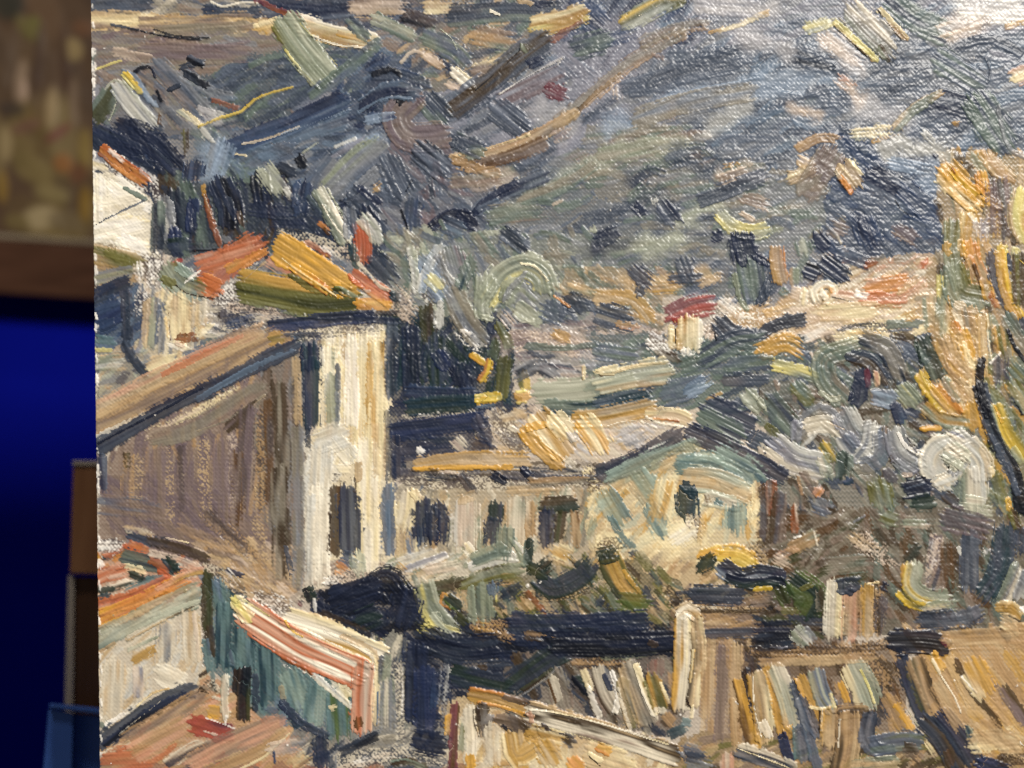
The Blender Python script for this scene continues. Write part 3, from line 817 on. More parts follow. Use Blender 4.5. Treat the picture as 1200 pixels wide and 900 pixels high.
S('warm_grey sand', 5, '230,506 266,492 312,462', .5, .2)
S('umber mauve', 16, '268,502 300,474', .5, .15)
S('taupe mauve', 22, '184,530 184,620', .3, .25)
S('mauve dusky_mauve', 10, '210,520 216,600', .3, .25)
S('tan taupe', 16, '150,534 150,600', .3, .35)
S('umber olive', 12, '148,530 150,560', .3, .4)
S('slate_blue navy', 11, '120,534 121,574', .5, .1)
S('taupe mauve', 22, '258,520 258,620', .3, .25)
S('mauve dusky_mauve', 20, '290,480 284,600', .3, .25)
S('dusky_mauve brown', 10, '314,470 316,590', .3, .25)
S('sand tan', 14, '304,560 308,640', .3, .45)
S('brown taupe', 14, '276,530 278,620', .3, .3)
S('warm_grey umber', 16, '330,450 332,560', .3, .2)
S('umber warm_grey', 18, '328,550 330,680', .3, .2)
S('sand warm_grey', 12, '348,420 350,500', .4, .2)
S('warm_grey grey', 14, '348,500 350,690', .3, .2)
S('taupe slate_blue', 26, '118,590 200,600', .3, .3)
S('dusky_mauve taupe', 16, '240,600 290,648', .3, .3)
S('taupe tan', 16, '210,620 280,650', .3, .35)
S('deep_slate', 8, '335,640 344,680', .4, .3)

place('on the cream tower')
S('pale_cream cream sand', 26, '424,398 425,520', .7, .05)
S('cream ochre', 20, '442,402 440,520', .6, .12)
S('pale_cream white', 14, '412,394 412,500', .7, .08)
S('sand ochre', 9, '434,410 432,500', .4, .3)
S('cream pale_cream', 24, '430,520 432,670', .6, .06)
S('cream sand', 16, '446,500 446,560', .5, .1)
S('sand golden', 10, '420,542 420,566', .5, .2)
S('navy dark_teal', 22, '364,408 366,430', 1.1)
S('dark_teal navy', 18, '364,424 364,500', .9, .06)
S('dark_slate', 8, '361,498 362,530', .7, .3)
S('pale_sage pale_cream', 16, '384,410 384,440', .8, .1)
S('grey_white sage', 14, '388,440 390,500', .7, .15)
S('deep_slate grey', 6, '396,428 396,500', .6, .25)
S('purple_grey', 6, '376,444 375,500', .5, .5)
S('bone grey_white pale_cream', 28, '376,518 402,508', 1)
S('pale_cream grey_white', 20, '394,516 414,540', .9, .05)
S('bone grey_white', 22, '376,530 374,570', .8, .08)
S('white cream', 10, '398,548 414,548', .8, .2)
S('pale_cream bone', 20, '374,574 374,680', .8, .06)
S('grey_white bone', 9, '364,580 362,690', .6, .15)
S('dusky_mauve dark_brown', 14, '390,560 410,562', .5, .45)
S('brown umber', 13, '394,570 392,650', .7, .04)
S('dark_brown', 4, '387,600 386,652', .6, .2)
S('navy deep_slate', 22, '408,576 410,646', .9, .04)
S('umber taupe', 9, '414,560 420,590', .4, .4)
S('slate_blue deep_slate', 20, '404,654 418,660', .7, .15)
S('tan orange', 16, '396,664 410,672', .5, .35)
S('sage pale_sage', 18, '420,650 424,676', .5, .25)
S('steel_blue slate_blue', 14, '454,570 456,650', .7, .08)
S('slate_blue grey', 9, '448,590 452,640', .6, .15)
S('sand cream', 12, '468,590 470,660', .6, .1)
S('dark_slate slate_blue', 12, '459,380 459,470', .6, .2)
S('deep_slate warm_grey', 9, '455,480 456,570', .6, .25)

place('in the dark trees right of the tower')
S('navy dark_navy', 16, '482,384 482,456', .9, .05)
S('dark_olive umber', 16, '500,360 502,400', .6, .1)
S('dark_green deep_slate', 18, '512,396 514,450', .8)
S('ultramarine navy', 15, '512,414 524,432', 1.1)
S('dark_navy navy', 20, '538,430 548,452', .9)
S('navy blue', 14, '478,460 560,464', .7, .05)
S('dark_teal dark_green', 18, '480,476 556,470', .7, .08)
S('dark_green dark_slate', 18, '530,400 545,420', .7, .15)
S('white bone', 5, '490,488 530,480', .6, .5)
S('grey_white steel_blue', 5, '558,478 580,474', .9, .1)
S('olive dark_olive', 15, '592,420 586,466', .8)
S('dark_olive', 10, '580,400 580,420', .8)
S('olive yellow', 12, '612,438 616,458', .7, .1)
S('golden yellow', 7, '553,416 568,426', 1.6)
S('yellow orange', 7, '573,422 570,436 563,446', 1.9)
S('yellow lemon', 9, '558,466 586,464', 1.6)
S('golden yellow', 6, '558,470 582,468', 1.5)
S('lemon golden', 12, '606,464 618,464', 1.8)
S('lemon', 4, '606,460 616,458', 1.4)
place('in the pale round bush')
S('grey pale_blue slate_blue', 28, '490,310 506,326 520,344', 1)
S('grey_white pale_sage', 9, '482,290 486,320 488,342', 1.2)
S('grey_white pale_blue', 12, '494,340 504,310 516,290', 1.5)
S('pale_sage lemon', 14, '504,326 516,338', .9)
S('mauve grey warm_grey', 24, '526,296 532,316 538,332', 1.2)
S('grey_white grey', 7, '512,300 524,322 536,334', 1.2)
S('dark_teal grey_green', 15, '552,304 540,336', .8, .05)
S('warm_grey grey', 24, '530,344 548,380 566,400', .8, .1)
S('grey_white', 8, '516,354 514,384', 1.1, .05)
S('pink white', 14, '540,390 560,402', .5, .5)
S('sage pale_sage', 20, '568,326 568,362 570,370', 1.3)
S('pale_sage sage lemon', 26, '572,348 590,322 614,312 634,322 640,338', 1.5)
S('pale_cream lemon', 5, '610,309 626,312 642,330', 1.6)
S('sage pale_sage', 13, '590,352 594,334 606,330', 1.2)
S('grey sage', 20, '600,352 608,340 622,352', 1)
S('pale_sage', 7, '566,370 578,374', 1.6)
S('pale_cream pale_sage', 5, '602,368 612,376 626,376', 1.8)
S('pale_sage sage', 14, '608,358 628,372 640,364', 1.1)
S('pink pale_lavender', 18, '592,372 606,388', .5, .4)
S('olive sage', 12, '584,380 594,400 596,410', 1, .1)
S('dark_olive grey_green', 12, '580,402 578,420', .8, .1)
S('pink mauve', 22, '604,400 634,392', .5, .4)
S('slate_blue deep_slate', 26, '640,362 664,372', .7, .1)
S('deep_slate dark_slate', 20, '664,352 690,360', .8, .1)
S('orange ochre', 4, '648,346 668,360', 1.1)
S('sand sage', 10, '668,334 700,346', .7, .2)
S('tan ochre', 13, '650,390 668,398', 1, .1)
S('deep_slate grey_green', 8, '616,406 660,408 700,404', .7, .15)
S('dark_slate grey', 18, '606,440 630,430 654,442', .8, .25)
place('round the little red-roofed cottage')
S('sand ochre', 18, '700,346 740,352 764,378', .7, .2)
S('deep_slate warm_grey', 26, '704,368 740,380', .8, .06)
S('tan salmon', 8, '720,380 752,384', .8, .2)
S('navy deep_slate', 20, '744,318 762,334', .8, .15)
S('deep_slate', 16, '750,340 746,346', .7, .2)
S('navy deep_slate', 24, '800,308 806,324', .8, .1)
S('deep_slate', 12, '786,328 822,326', .8, .15)
S('ochre tan', 14, '768,338 796,336', .5, .3)
S('sand', 12, '820,332 850,322', .5, .35)
S('white pale_lavender', 18, '760,396 786,412', .5, .45)
S('grey_green slate_blue', 16, '700,412 746,418', .8, .1)
S('pink white', 14, '830,396 836,376', .6, .4)
S('pink white', 14, '844,352 870,372', .6, .35)
S('brick_red crimson', 22, '786,370 812,358 836,354', .9, .15)
S('brick_red', 10, '788,376 822,372', .7, .3)
S('cream sand', 10, '786,384 788,406', 1)
S('pale_cream cream ochre', 28, '808,378 808,406', 1.6)
S('dark_brown', 3, '791,384 792,404', 1.2)
S('pale_cream white', 12, '798,410 818,418', .8, .25)
S('umber warm_grey', 9, '770,412 800,424', .7, .2)
S('deep_slate dark_slate', 20, '842,378 858,392 880,398', 1.1)
S('dark_slate deep_slate', 14, '884,396 912,380 944,374', 1)
S('deep_slate grey_green', 24, '826,420 860,402 890,398', .9)
S('blue_black', 4, '837,390 839,400', 1)
S('grey_green deep_slate', 14, '800,430 840,416', .8, .1)
S('deep_slate grey_green slate_blue', 34, '878,312 884,346', 1.2)
S('deep_slate', 10, '906,318 890,356', 1)
S('sage green', 6, '861,320 866,346 876,364', 1.3)
S('navy dark_slate', 12, '866,296 872,312', 1)
S('navy', 12, '884,300 900,310', 1)
S('orange tan ochre', 15, '910,292 912,312 916,330', 1.3)
S('sage tan', 16, '930,318 930,336', .6, .2)
S('grey_green', 9, '916,340 922,346', .9)
S('blue_black navy', 16, '946,316 956,320', 1.3)
S('dark_slate navy', 18, '966,308 990,326', 1.4)
S('navy slate_blue', 14, '982,296 1016,310', .9, .1)
S('rust', 7, '1014,312 1028,306', .8, .2)
S('sand ochre', 14, '896,366 930,360', .6, .35)
S('sand tan', 16, '914,354 946,344', .6, .3)
S('bone pink', 12, '930,342 944,348', .9)
S('cream pale_cream', 8, '944,340 942,356', 1.5)
S('cream pale_cream ochre', 9, '956,352 953,342 964,333 976,336 976,346 966,354', 2)
S('pale_cream', 6, '962,342 968,350', 1.8)
S('orange', 3, '972,338 974,344', 1.4)
S('salmon pink', 14, '980,346 1010,352', .8, .1)
S('umber', 2, '974,348 1000,354', .8)
S('orange salmon', 18, '1016,338 1066,332', .9, .12)
S('salmon terracotta', 14, '1010,350 1062,350', .9, .1)
S('white', 7, '1002,344 1016,348', 1.2)
S('cream sand', 22, '966,368 1028,364', .8, .12)
S('pink white', 16, '944,396 980,382', .5, .25)
S('pink cream', 14, '980,394 1010,396', .5, .2)
S('dark_slate deep_slate', 10, '984,386 1012,380 1040,380', .7, .45)
S('slate_blue grey_green', 12, '1040,380 1078,378', .7, .15)
S('ochre cream', 8, '990,390 1034,388', .6, .4)
S('golden ochre', 20, '890,412 920,402 940,412', .8, .25)
S('yellow lemon', 5, '892,418 908,421', 1.1)
S('lemon sage', 11, '908,428 934,434 956,442', 1)
S('pink', 14, '956,412 962,428', .5, .35)
S('grey_green slate_blue', 18, '856,428 904,424', .8, .1)
S('deep_slate purple_grey', 14, '850,444 900,444', .7, .1)
S('warm_grey grey_green sage', 22, '1000,408 966,420 968,446 988,468', 1.4)
S('dark_slate warm_grey', 18, '1012,398 1040,410 1054,440', 1.2)
S('deep_slate umber', 15, '994,416 1020,424 1038,448', 1.1)
S('grey_green dark_green', 22, '1084,400 1100,440', 1)
S('dark_green', 4, '1072,394 1080,432', 1)
place('in the yellow poplars at the right')
S('ochre tan', 12, '1060,372 1086,362', .6, .3)
S('sand salmon', 18, '1056,346 1084,326', .7, .25)
S('terracotta', 7, '1080,312 1086,302', .8, .2)
S('sage sand', 16, '1090,350 1092,386', .6, .2)
S('lemon sage', 10, '1102,324 1104,356', .9)
S('sand sage tan', 16, '1104,350 1100,410', .7, .15)
S('sage olive', 17, '1116,262 1116,304 1124,336', 1.2)
S('golden ochre', 8, '1109,284 1110,300', 1)
S('sand ochre cream', 14, '1134,250 1130,300', 1.2)
S('white cream', 8, '1136,250 1146,262', .8, .2)
S('lavender pale_lavender', 18, '1148,260 1148,284', .6, .25)
S('ochre golden cream', 30, '1108,200 1124,218 1144,236', 1.8)
S('golden yellow', 9, '1116,200 1132,216 1146,228', 1.7)
S('umber ochre', 3, '1112,212 1128,230 1142,240', 1)
S('rust', 3, '1114,196 1118,204', 1.2)
S('golden orange', 14, '1148,206 1152,226', 1.4)
S('golden ochre', 13, '1154,232 1172,244', 1.2, .15)
S('tan sand', 16, '1160,184 1172,200 1184,210', 1.3)
S('sand', 3, '1158,196 1166,206 1176,210', 1.2)
S('mauve purple_grey', 26, '1168,214 1170,284', .6, .3)
S('ochre lemon sand', 18, '1198,226 1194,256 1202,282', 1.2)
S('lemon yellow', 10, '1174,288 1174,312', 1.2)
S('sage lemon', 9, '1188,292 1192,306', 1)
S('orange golden', 15, '1136,286 1140,310', 1.2)
S('orange tan golden', 22, '1136,306 1148,330', 1.3)
S('brown umber', 5, '1140,310 1150,338', 1)
S('olive sage grey_green', 30, '1118,316 1124,344 1150,352', 1.3)
S('golden tan', 14, '1152,330 1158,350', 1)
S('rust orange', 9, '1160,344 1168,360', 1)
S('umber ochre', 5, '1110,346 1116,376 1124,386', 1)
S('sand bone', 16, '1122,358 1134,380', 1)
S('sand tan warm_grey', 18, '1136,362 1142,390', 1)
S('orange tan', 9, '1118,380 1124,390', 1)
S('golden sand', 15, '1128,390 1136,420', 1.1)
S('cream golden', 11, '1126,404 1132,424 1144,430', 1.2)
S('sand tan ochre', 20, '1104,400 1116,426 1132,442', 1.1)
S('ochre sand', 11, '1150,370 1150,440', 1.2)
S('white cream', 2.5, '1156,368 1158,400 1162,424', 1.2)
S('olive ochre', 16, '1172,384 1176,410', .9, .1)
S('white', 4, '1160,426 1172,414', 1.2, .1)
S('purple_grey mauve', 20, '1172,424 1172,452', .7, .2)
S('deep_slate purple_grey', 11, '1162,296 1166,330 1182,360 1200,388', 1.2)
S('yellow golden ochre', 12, '1172,296 1178,336 1192,372', 1.4)
S('deep_slate', 6, '1181,298 1184,316', .9)
S('olive umber', 16, '1194,300 1196,360', .9, .1)
S('yellow', 4, '1194,304 1206,314', 1)
S('grey_green warm_grey', 18, '1180,372 1190,392 1204,408', 1)
S('blue_black', 5, '1180,386 1188,406 1202,424', 1.1)
S('grey_green olive', 14, '1186,430 1202,446', .9)
S('golden yellow', 12, '1079,438 1088,456 1106,480', 1.6)
S('orange ochre sand', 12, '1096,456 1108,470 1122,484', 1.6)
S('dark_brown', 2.5, '1106,484 1120,488 1130,486', 1)
S('sage warm_grey', 9, '1106,444 1122,470', .9)
S('sand tan', 16, '1120,448 1138,466', 1)
S('ochre golden', 16, '1138,476 1142,502', 1.2)
S('sage ochre', 13, '1084,476 1104,492 1132,496', 1.2)
S('golden orange', 6, '1080,502 1102,502', 1.5)
S('sage lemon', 20, '1058,456 1070,470', 1.3)
S('blue_black deep_slate', 13, '1147,452 1156,486 1170,524 1188,556 1196,600', 1.4)
S('blue_black', 8, '1149,420 1147,446 1156,490', 1.2)
S('deep_slate slate_blue', 9, '1160,508 1176,540 1192,580', 1)
S('olive yellow sage', 14, '1168,476 1180,508 1198,536', 1.2)
S('yellow golden', 5, '1166,476 1174,496', 1.3)
S('lemon sage', 9, '1186,526 1198,544', 1.4)
S('blue_black', 5, '1190,470 1198,486', 1.1)
S('olive sage', 16, '1186,450 1204,480', 1)
S('sage olive', 12, '1166,556 1174,586', 1)
S('yellow', 6, '1160,548 1162,558', 1.4)
S('golden yellow', 6, '1181,584 1182,598', 1.3)

place('on the bank above the long house')
S('pale_sage sage', 26, '632,460 680,458 740,448', 1.2)
S('dark_teal grey_green', 16, '640,476 690,480 760,468', 1)
S('dark_teal slate_blue', 18, '700,474 760,462', .9, .05)
S('cream pale_sage sand', 24, '702,448 740,440 782,434', 1.6)
S('cream sand', 5, '698,436 716,438 746,428 780,426', 2.2)
S('cream ochre', 5, '684,430 684,446', 1.2)
S('brown', 2, '700,441 722,440', .8)
S('grey_green slate_blue', 26, '782,462 820,452', .9, .05)
S('steel_blue pale_blue', 17, '806,460 828,446', .9, .1)
S('sand ochre', 5, '828,468 846,460', 1)
S('deep_slate navy', 26, '830,476 880,500', 1.2)
S('grey_green deep_slate', 24, '824,490 868,514', 1.2)
S('deep_slate grey_green', 26, '900,470 930,504', 1.1)
S('deep_slate', 18, '880,510 912,524', 1)
S('sage pale_sage', 17, '876,462 892,480', 1.2)
S('pale_sage', 4, '882,462 898,482', 1.2)
S('olive sage', 9, '898,500 912,510', 1)
S('grey_green olive', 14, '932,452 948,470', .9)
S('pale_sage bone', 6, '960,458 972,468 986,466', 1.4)
S('navy dark_slate', 18, '1012,436 1004,474', 1.1)
S('crimson purple_grey', 6, '1016,434 1018,456', .8, .2)
S('cream salmon', 6, '1026,436 1028,452', 1)
S('slate_blue pale_blue', 18, '1026,464 1046,470', 1.2)
S('navy blue', 14, '1050,476 1056,494', 1.1)
S('navy slate_blue', 9, '1062,480 1076,486', 1)
S('grey warm_grey grey_white', 26, '938,510 960,488 978,500', 1.2)
S('grey_white lavender bone', 34, '908,522 930,540 962,548', 1.4)
S('grey_white bone', 16, '944,500 968,496 984,508', 1.3)
S('lavender grey', 12, '934,494 932,516', .9)
S('grey_white grey lavender', 28, '990,486 1004,510 1024,508', 1.4)
S('lavender slate_blue grey_white', 24, '990,516 1000,530 1012,540', 1.4)
S('grey_white grey', 18, '1024,500 1020,522 1006,542', 1.3)
S('grey slate_blue', 18, '1032,510 1030,536 1008,544', .9, .05)
S('pink bone', 12, '892,524 916,540', .8, .1)
S('pink sand', 3, '972,496 990,504', 1, .1)
S('olive yellow', 13, '964,522 976,540', 1)
S('dark_green grey_green', 20, '990,534 988,556', 1.1)
S('dark_teal blue', 9, '990,566 1000,562', 1)
S('bone sage', 13, '962,536 972,560', 1)
S('grey_green warm_grey', 20, '1006,550 1022,566', 1)
S('olive sage', 22, '1028,566 1036,596', 1, .05)
S('taupe warm_grey', 14, '938,556 956,580', 1)
S('salmon tan', 4, '934,558 940,580', 1)
S('orange salmon', 8, '956,580 962,572', 1)
S('slate_blue grey', 16, '956,592 972,598', .8, .1)
S('grey_white grey lavender', 22, '1050,508 1056,530 1076,544', 1.7)
S('white lavender', 6, '1052,508 1062,524 1082,532', 2)
S('grey_white', 5, '1060,510 1074,522', 1.6)
S('purple_grey', 3, '1062,512 1074,530', 1)
S('lavender grey', 11, '1050,540 1064,552 1078,546', 1.3)
S('brick_red pink', 6, '1058,556 1068,556', 1.2)
S('bone grey_white pale_cream', 22, '1128,516 1098,528 1092,548 1112,566', 1.7)
S('grey_white bone', 20, '1120,512 1146,538 1150,560', 1.5)
S('bone grey_white', 13, '1098,566 1120,556 1132,540', 1.4)
S('grey_white grey', 10, '1104,532 1118,540 1116,556', 1.5)
S('pale_sage bone', 11, '1116,548 1134,528', 1.3)
S('bone pale_sage', 24, '1112,530 1128,540', 1.3)
S('grey_white bone sage', 26, '1140,556 1142,590', 1.2)
S('lavender bone', 9, '1112,508 1130,516', 1.2)
S('bone pale_sage', 20, '1132,592 1160,596', .9, .15)
S('navy dark_navy', 22, '1064,574 1086,570', 1.5)
S('slate_blue', 3, '1062,572 1084,566', 1.2)
S('grey_green dark_green', 16, '1072,590 1094,588', 1)
S('umber purple_grey', 13, '1108,580 1124,592', .8, .1)
S('purple_grey', 12, '1038,552 1048,564', .8, .1)

place('on the roof of the long house')
S('navy ultramarine', 20, '462,506 520,498 566,492', .8, .04)
S('navy purple_grey', 16, '560,490 572,520', .7, .1)
S('navy purple_grey', 12, '464,510 466,560', .7, .1)
S('purple_grey navy', 20, '474,528 500,526', .6, .1)
S('navy dusky_mauve', 16, '556,520 578,528', .6, .2)
S('bone pink', 16, '534,516 548,530', .5, .3)
S('white cream', 9, '490,526 498,536', .6, .35)
S('ochre sand golden', 16, '490,546 540,540 620,540', 1, .04)
S('golden ochre', 6, '484,549 530,548 602,548', 1.2)
S('bone sand', 12, '590,490 620,484', .7, .25)
S('pale_cream bone', 5, '596,500 614,508', 1, .1)
S('sand ochre cream', 30, '632,490 650,512 662,530', 1.5)
S('golden ochre', 15, '614,504 630,524 656,546', 1.9)
S('golden', 9, '616,502 640,496', 1.3)
S('sand cream ochre', 22, '650,490 668,512', 1.3)
S('ochre sand', 18, '676,492 700,490 740,482 766,476', 1.2)
S('cream golden', 22, '684,494 698,512 706,526', 1.5)
S('grey_white pale_lavender', 14, '668,506 676,524', .6, .25)
S('bone grey_white', 10, '660,538 676,548', .7, .35)
S('pale_lavender grey', 26, '730,516 760,504', .5, .3)
S('cream sand', 14, '756,484 790,486 806,492', 1.2)
S('rust orange', 3, '766,490 796,494', 1)
S('pale_cream', 3, '756,488 772,496 800,500', 1.5)
S('pale_cream', 2.5, '710,500 730,494 752,494 770,502', 1.4)
S('dark_slate purple_grey', 20, '704,556 750,538 800,508', .9, .06)
S('navy purple_grey', 13, '712,552 764,524', .7, .15)
S('navy purple_grey dark_slate', 20, '808,506 846,522 890,544 920,560', 1)
S('white pale_lavender', 2.5, '760,526 776,520 790,512', 1, .2)
S('umber ochre', 14, '796,524 816,520', .4, .5)
S('dark_slate purple_grey', 9, '590,556 640,560 700,560', .7, .25)
S('dark_navy navy', 10, '578,556 592,564', 1.1)
S('dark_navy navy', 11, '612,550 624,560', 1.2)
S('dusky_mauve dark_slate', 12, '540,556 556,580', .6, .25)
S('dark_slate umber', 12, '500,556 540,560', .6, .3)
S('purple_grey', 12, '468,556 496,556', .6, .35)
place('on the front of the long house')
S('pale_teal sage sand', 26, '716,566 770,540 820,522', .4, .12)
S('pale_teal teal', 22, '840,530 872,548 892,566', .4, .12)
S('cream bone', 22, '480,580 478,600 474,616', 1, .05)
S('cream sand', 13, '484,576 496,590', 1)
S('navy dark_slate', 22, '496,592 496,634', .8, .08)
S('navy', 14, '512,590 520,610 518,640', .7, .2)
S('navy dark_slate', 18, '506,598 508,640', .7, .2)
S('bone pink grey_white', 26, '546,590 546,640', .8, .1)
S('sand bone', 12, '538,586 560,580', .7, .25)
S('dark_green dark_slate', 16, '580,592 580,608', .8)
S('navy dark_slate', 17, '578,608 574,636', .8, .12)
S('sand warm_grey', 12, '596,574 660,570', .7, .1)
S('tan warm_grey', 10, '620,564 690,562', .6, .15)
S('sage bone tan', 22, '606,590 604,640', .8, .08)
S('tan bone', 12, '622,590 622,630', .7, .15)
S('dark_green umber', 16, '636,592 676,590', 1)
S('navy purple_grey', 16, '640,600 640,640', .8, .1)
S('dark_olive umber', 13, '658,600 654,634', .8, .1)
S('brown tan', 10, '672,600 676,640', .6, .15)
S('cream ochre', 22, '654,644 672,652', .6, .3)
S('bone sage', 12, '696,610 690,640', .6, .3)
S('pale_cream cream', 15, '546,640 556,652', .7, .25)
S('teal sage pale_teal', 22, '712,580 730,610', .9, .06)
S('pale_teal sage sand', 30, '750,560 774,594', .8, .08)
S('teal pale_teal', 20, '762,594 778,626', .8, .1)
S('teal', 9, '714,604 730,630 746,644', .7, .15)
S('cream ochre', 26, '780,570 772,610', .7, .12)
S('pale_cream cream', 26, '790,630 812,616', .6, .15)
S('cream ochre', 13, '824,606 822,640', .6, .15)
S('teal pale_teal', 12, '796,548 820,534 848,538', .8, .06)
S('pale_teal teal sage', 20, '796,544 830,548 862,564', 1.1)
S('pale_sage sand pale_teal', 28, '806,562 840,566 872,580', 1.3)
S('bone pale_sage', 16, '828,584 864,590', 1.1)
S('dark_teal dark_green', 24, '804,578 806,604', .8, .06)
S('dark_teal', 12, '800,566 816,582', .9)
S('tan umber', 12, '826,584 830,596', .4, .45)
S('teal', 7, '838,588 846,588', .9)
S('teal pale_teal', 24, '862,596 862,624', .7, .15)
S('sand cream', 12, '886,566 884,620', .6, .25)
S('pink purple_grey', 18, '814,610 816,630', .3, .5)
S('brown purple_grey', 10, '894,568 894,630', .7, .1)
S('terracotta rust taupe', 12, '905,564 906,604', 1)
S('taupe purple_grey umber', 17, '914,580 910,634', .9)
S('rust pink', 8, '930,592 932,624', .9, .1)
place('among the bushes below the long house')
S('bone grey_white', 16, '470,660 510,648', .9, .08)
S('white lavender', 7, '474,668 496,660 524,650', 1.6)
S('bone pink', 12, '500,668 536,662', .8, .15)
S('sand ochre', 9, '466,662 478,672', .6, .3)
S('white grey_white', 12, '552,664 580,654 604,656', 1.7)
S('grey_green sage', 15, '556,656 590,642', .9)
S('sage pale_sage', 9, '600,632 610,646 616,662', 1.3)
S('white', 3, '602,632 612,644 617,656', 1.5)
S('dark_green grey_green', 9, '620,632 618,666', .9)
S('grey_green sage', 20, '592,620 592,650', .7, .1)
S('olive sage', 14, '540,686 580,672 612,668', .8, .05)
S('umber dark_olive', 17, '506,690 546,680', .6, .2)
S('tan olive', 16, '588,678 606,676', .6, .2)
S('dark_green dark_slate', 22, '632,680 650,690 680,676 694,660', .9, .05)
S('dark_olive dark_green', 14, '620,664 640,676', .9)
S('dark_green umber', 16, '636,666 644,660', .8)
S('pale_sage sage lemon', 22, '500,688 508,712 530,740', 1, .05)
S('lemon pale_sage', 13, '506,720 520,736 540,744', 1, .15)
S('sage grey_green', 22, '566,690 568,726', .8, .05)
S('sage', 9, '552,688 554,730', .8)
S('lemon', 3, '580,690 582,706', 1)
S('steel_blue navy', 12, '576,684 578,700', .7, .2)
S('golden orange', 5, '520,694 516,706 528,714', 1.8)
S('golden', 3, '522,696 536,702', 1.5)
S('green dark_green', 13, '526,702 538,712', 1.1)
S('dark_olive umber', 14, '534,722 546,732', .7, .1)
S('dark_navy dark_slate', 14, '590,698 612,686', .6, .25)
S('tan sand', 16, '612,704 622,716', .5, .25)
S('brown rust', 9, '616,694 640,718', .6, .15)
S('sand', 6, '616,704 628,714', .7, .2)
S('olive ochre dark_olive', 24, '716,656 728,684 748,706', .9, .04)
S('dark_green dark_olive', 18, '704,652 724,648', .8, .1)
S('golden ochre', 6, '730,668 742,684 752,696', .9, .1)
S('olive green', 22, '730,704 762,708', .7, .15)
S('sand pink', 16, '700,680 708,690', .5, .35)
S('white', 4, '632,682 635,683', 1.4)
S('white', 4, '617,686 619,687', 1.4)
S('dark_slate navy', 20, '600,730 680,730 760,726', .8, .06)
S('dark_slate deep_slate', 20, '704,706 708,700', .7, .2)
S('blue_black dark_navy', 22, '640,752 720,752 796,750', .8)
S('umber ochre', 18, '560,738 590,742', .5, .35)
S('umber tan', 12, '616,744 650,748', .5, .4)
S('dark_navy blue_black', 26, '394,714 430,694 452,680 470,700', 1.3)
S('dark_navy navy', 20, '390,700 440,684', 1.2)
S('navy dark_navy', 36, '478,700 470,730', 1, .04)
S('dark_navy dark_green', 28, '424,728 440,722', 1.2)
S('blue_black dark_green', 12, '360,688 366,704', 1)
S('dark_navy', 14, '376,706 384,714', 1)
S('pale_sage white', 5, '368,702 370,716', 1.2)
S('dark_slate umber', 16, '376,722 430,744', .9)
S('dark_navy dark_slate', 30, '500,748 540,760 580,758', 1, .04)
S('purple_grey crimson', 8, '350,704 356,710', .6, .3)
S('white pink', 18, '312,702 344,714', .5, .45)
S('pink white', 14, '380,680 410,678', .5, .5)
S('sand tan', 22, '262,670 300,690', .5, .3)
S('tan', 14, '300,660 316,690', .4, .35)
S('navy', 8, '266,668 286,676', .8, .1)
place('in the garden before the ochre roofs')
S('golden yellow', 10, '820,650 846,642', 1.2, .05)
S('golden yellow olive', 20, '846,652 866,654 882,664', 1.4)
S('dark_green dark_olive', 17, '822,668 834,654', .9)
S('ochre tan olive', 20, '826,680 844,672', .6, .25)
S('dark_slate navy steel_blue', 17, '846,664 866,676 890,672 916,676', 1.4)
S('dark_navy dark_green', 12, '852,676 880,684 912,682 924,700', 1.3)
S('dark_green green', 34, '930,684 950,700 944,716', 1.2)
S('dark_olive green', 14, '914,690 920,706', 1)
S('olive sage', 6, '938,690 952,684', 1)
S('yellow olive', 8, '884,690 906,688', .8, .15)
S('tan taupe', 24, '884,706 906,704', .5, .3)
S('golden olive', 9, '918,716 936,716', .9, .1)
S('dark_slate deep_slate', 20, '812,696 870,698', .8, .05)
S('bone tan', 6, '818,710 870,714', .5, .4)
S('umber dark_brown', 5, '820,716 900,716', .5, .3)
S('tan sand', 17, '830,728 866,726', .5, .3)
S('deep_slate purple_grey', 11, '826,742 884,740', .7, .1)
S('dark_navy navy', 26, '890,740 930,738', .6, .25)
S('dark_slate blue_black', 22, '886,752 930,752', .7, .1)
S('blue_black lavender', 4, '894,760 924,758', .9)
S('umber warm_grey', 12, '960,690 964,730', .5, .3)
S('grey_white sage', 16, '932,740 944,752', 1.4)
S('grey', 6, '944,736 956,750', 1)
S('cream bone pale_cream', 18, '978,684 976,746', .9, .04)
S('tan salmon sand', 20, '998,692 996,750', .6, .08)
S('ochre sand', 15, '1016,686 1016,748', .6, .12)
S('dark_slate deep_slate', 17, '984,688 1006,684', 1)
S('dark_slate', 8, '992,692 1000,696', .9)
S('grey_green warm_grey', 22, '972,664 1018,660', .6, .2)
S('cream golden', 4, '1016,684 1030,682', .9, .1)
S('dark_navy', 10, '1034,686 1040,690', .7, .1)
S('umber purple_grey', 15, '1032,700 1028,746', .5, .3)
S('pink sand white', 16, '1000,628 1034,652', .5, .4)
S('salmon taupe', 9, '910,652 936,640', .7, .15)
S('sage tan', 14, '926,642 956,628', 1.1)
S('bone', 3, '954,624 958,640', 1.4)
S('white', 3, '930,630 938,628', 1)
S('tan pink', 16, '912,654 926,662', .5, .25)
S('grey lavender', 3, '1000,612 1014,604', 1)
S('olive sage', 18, '1036,606 1052,612', .8, .15)
S('sage pink', 13, '1060,612 1090,614', .6, .3)
S('pale_lavender pink', 16, '1098,634 1092,668', .5, .4)
S('dark_green umber', 20, '1066,654 1080,640', .7, .25)
S('ochre golden', 8, '1059,664 1060,686', 1.3)
S('sage pale_sage yellow', 16, '1070,662 1068,686 1086,700 1110,700', 1.3)
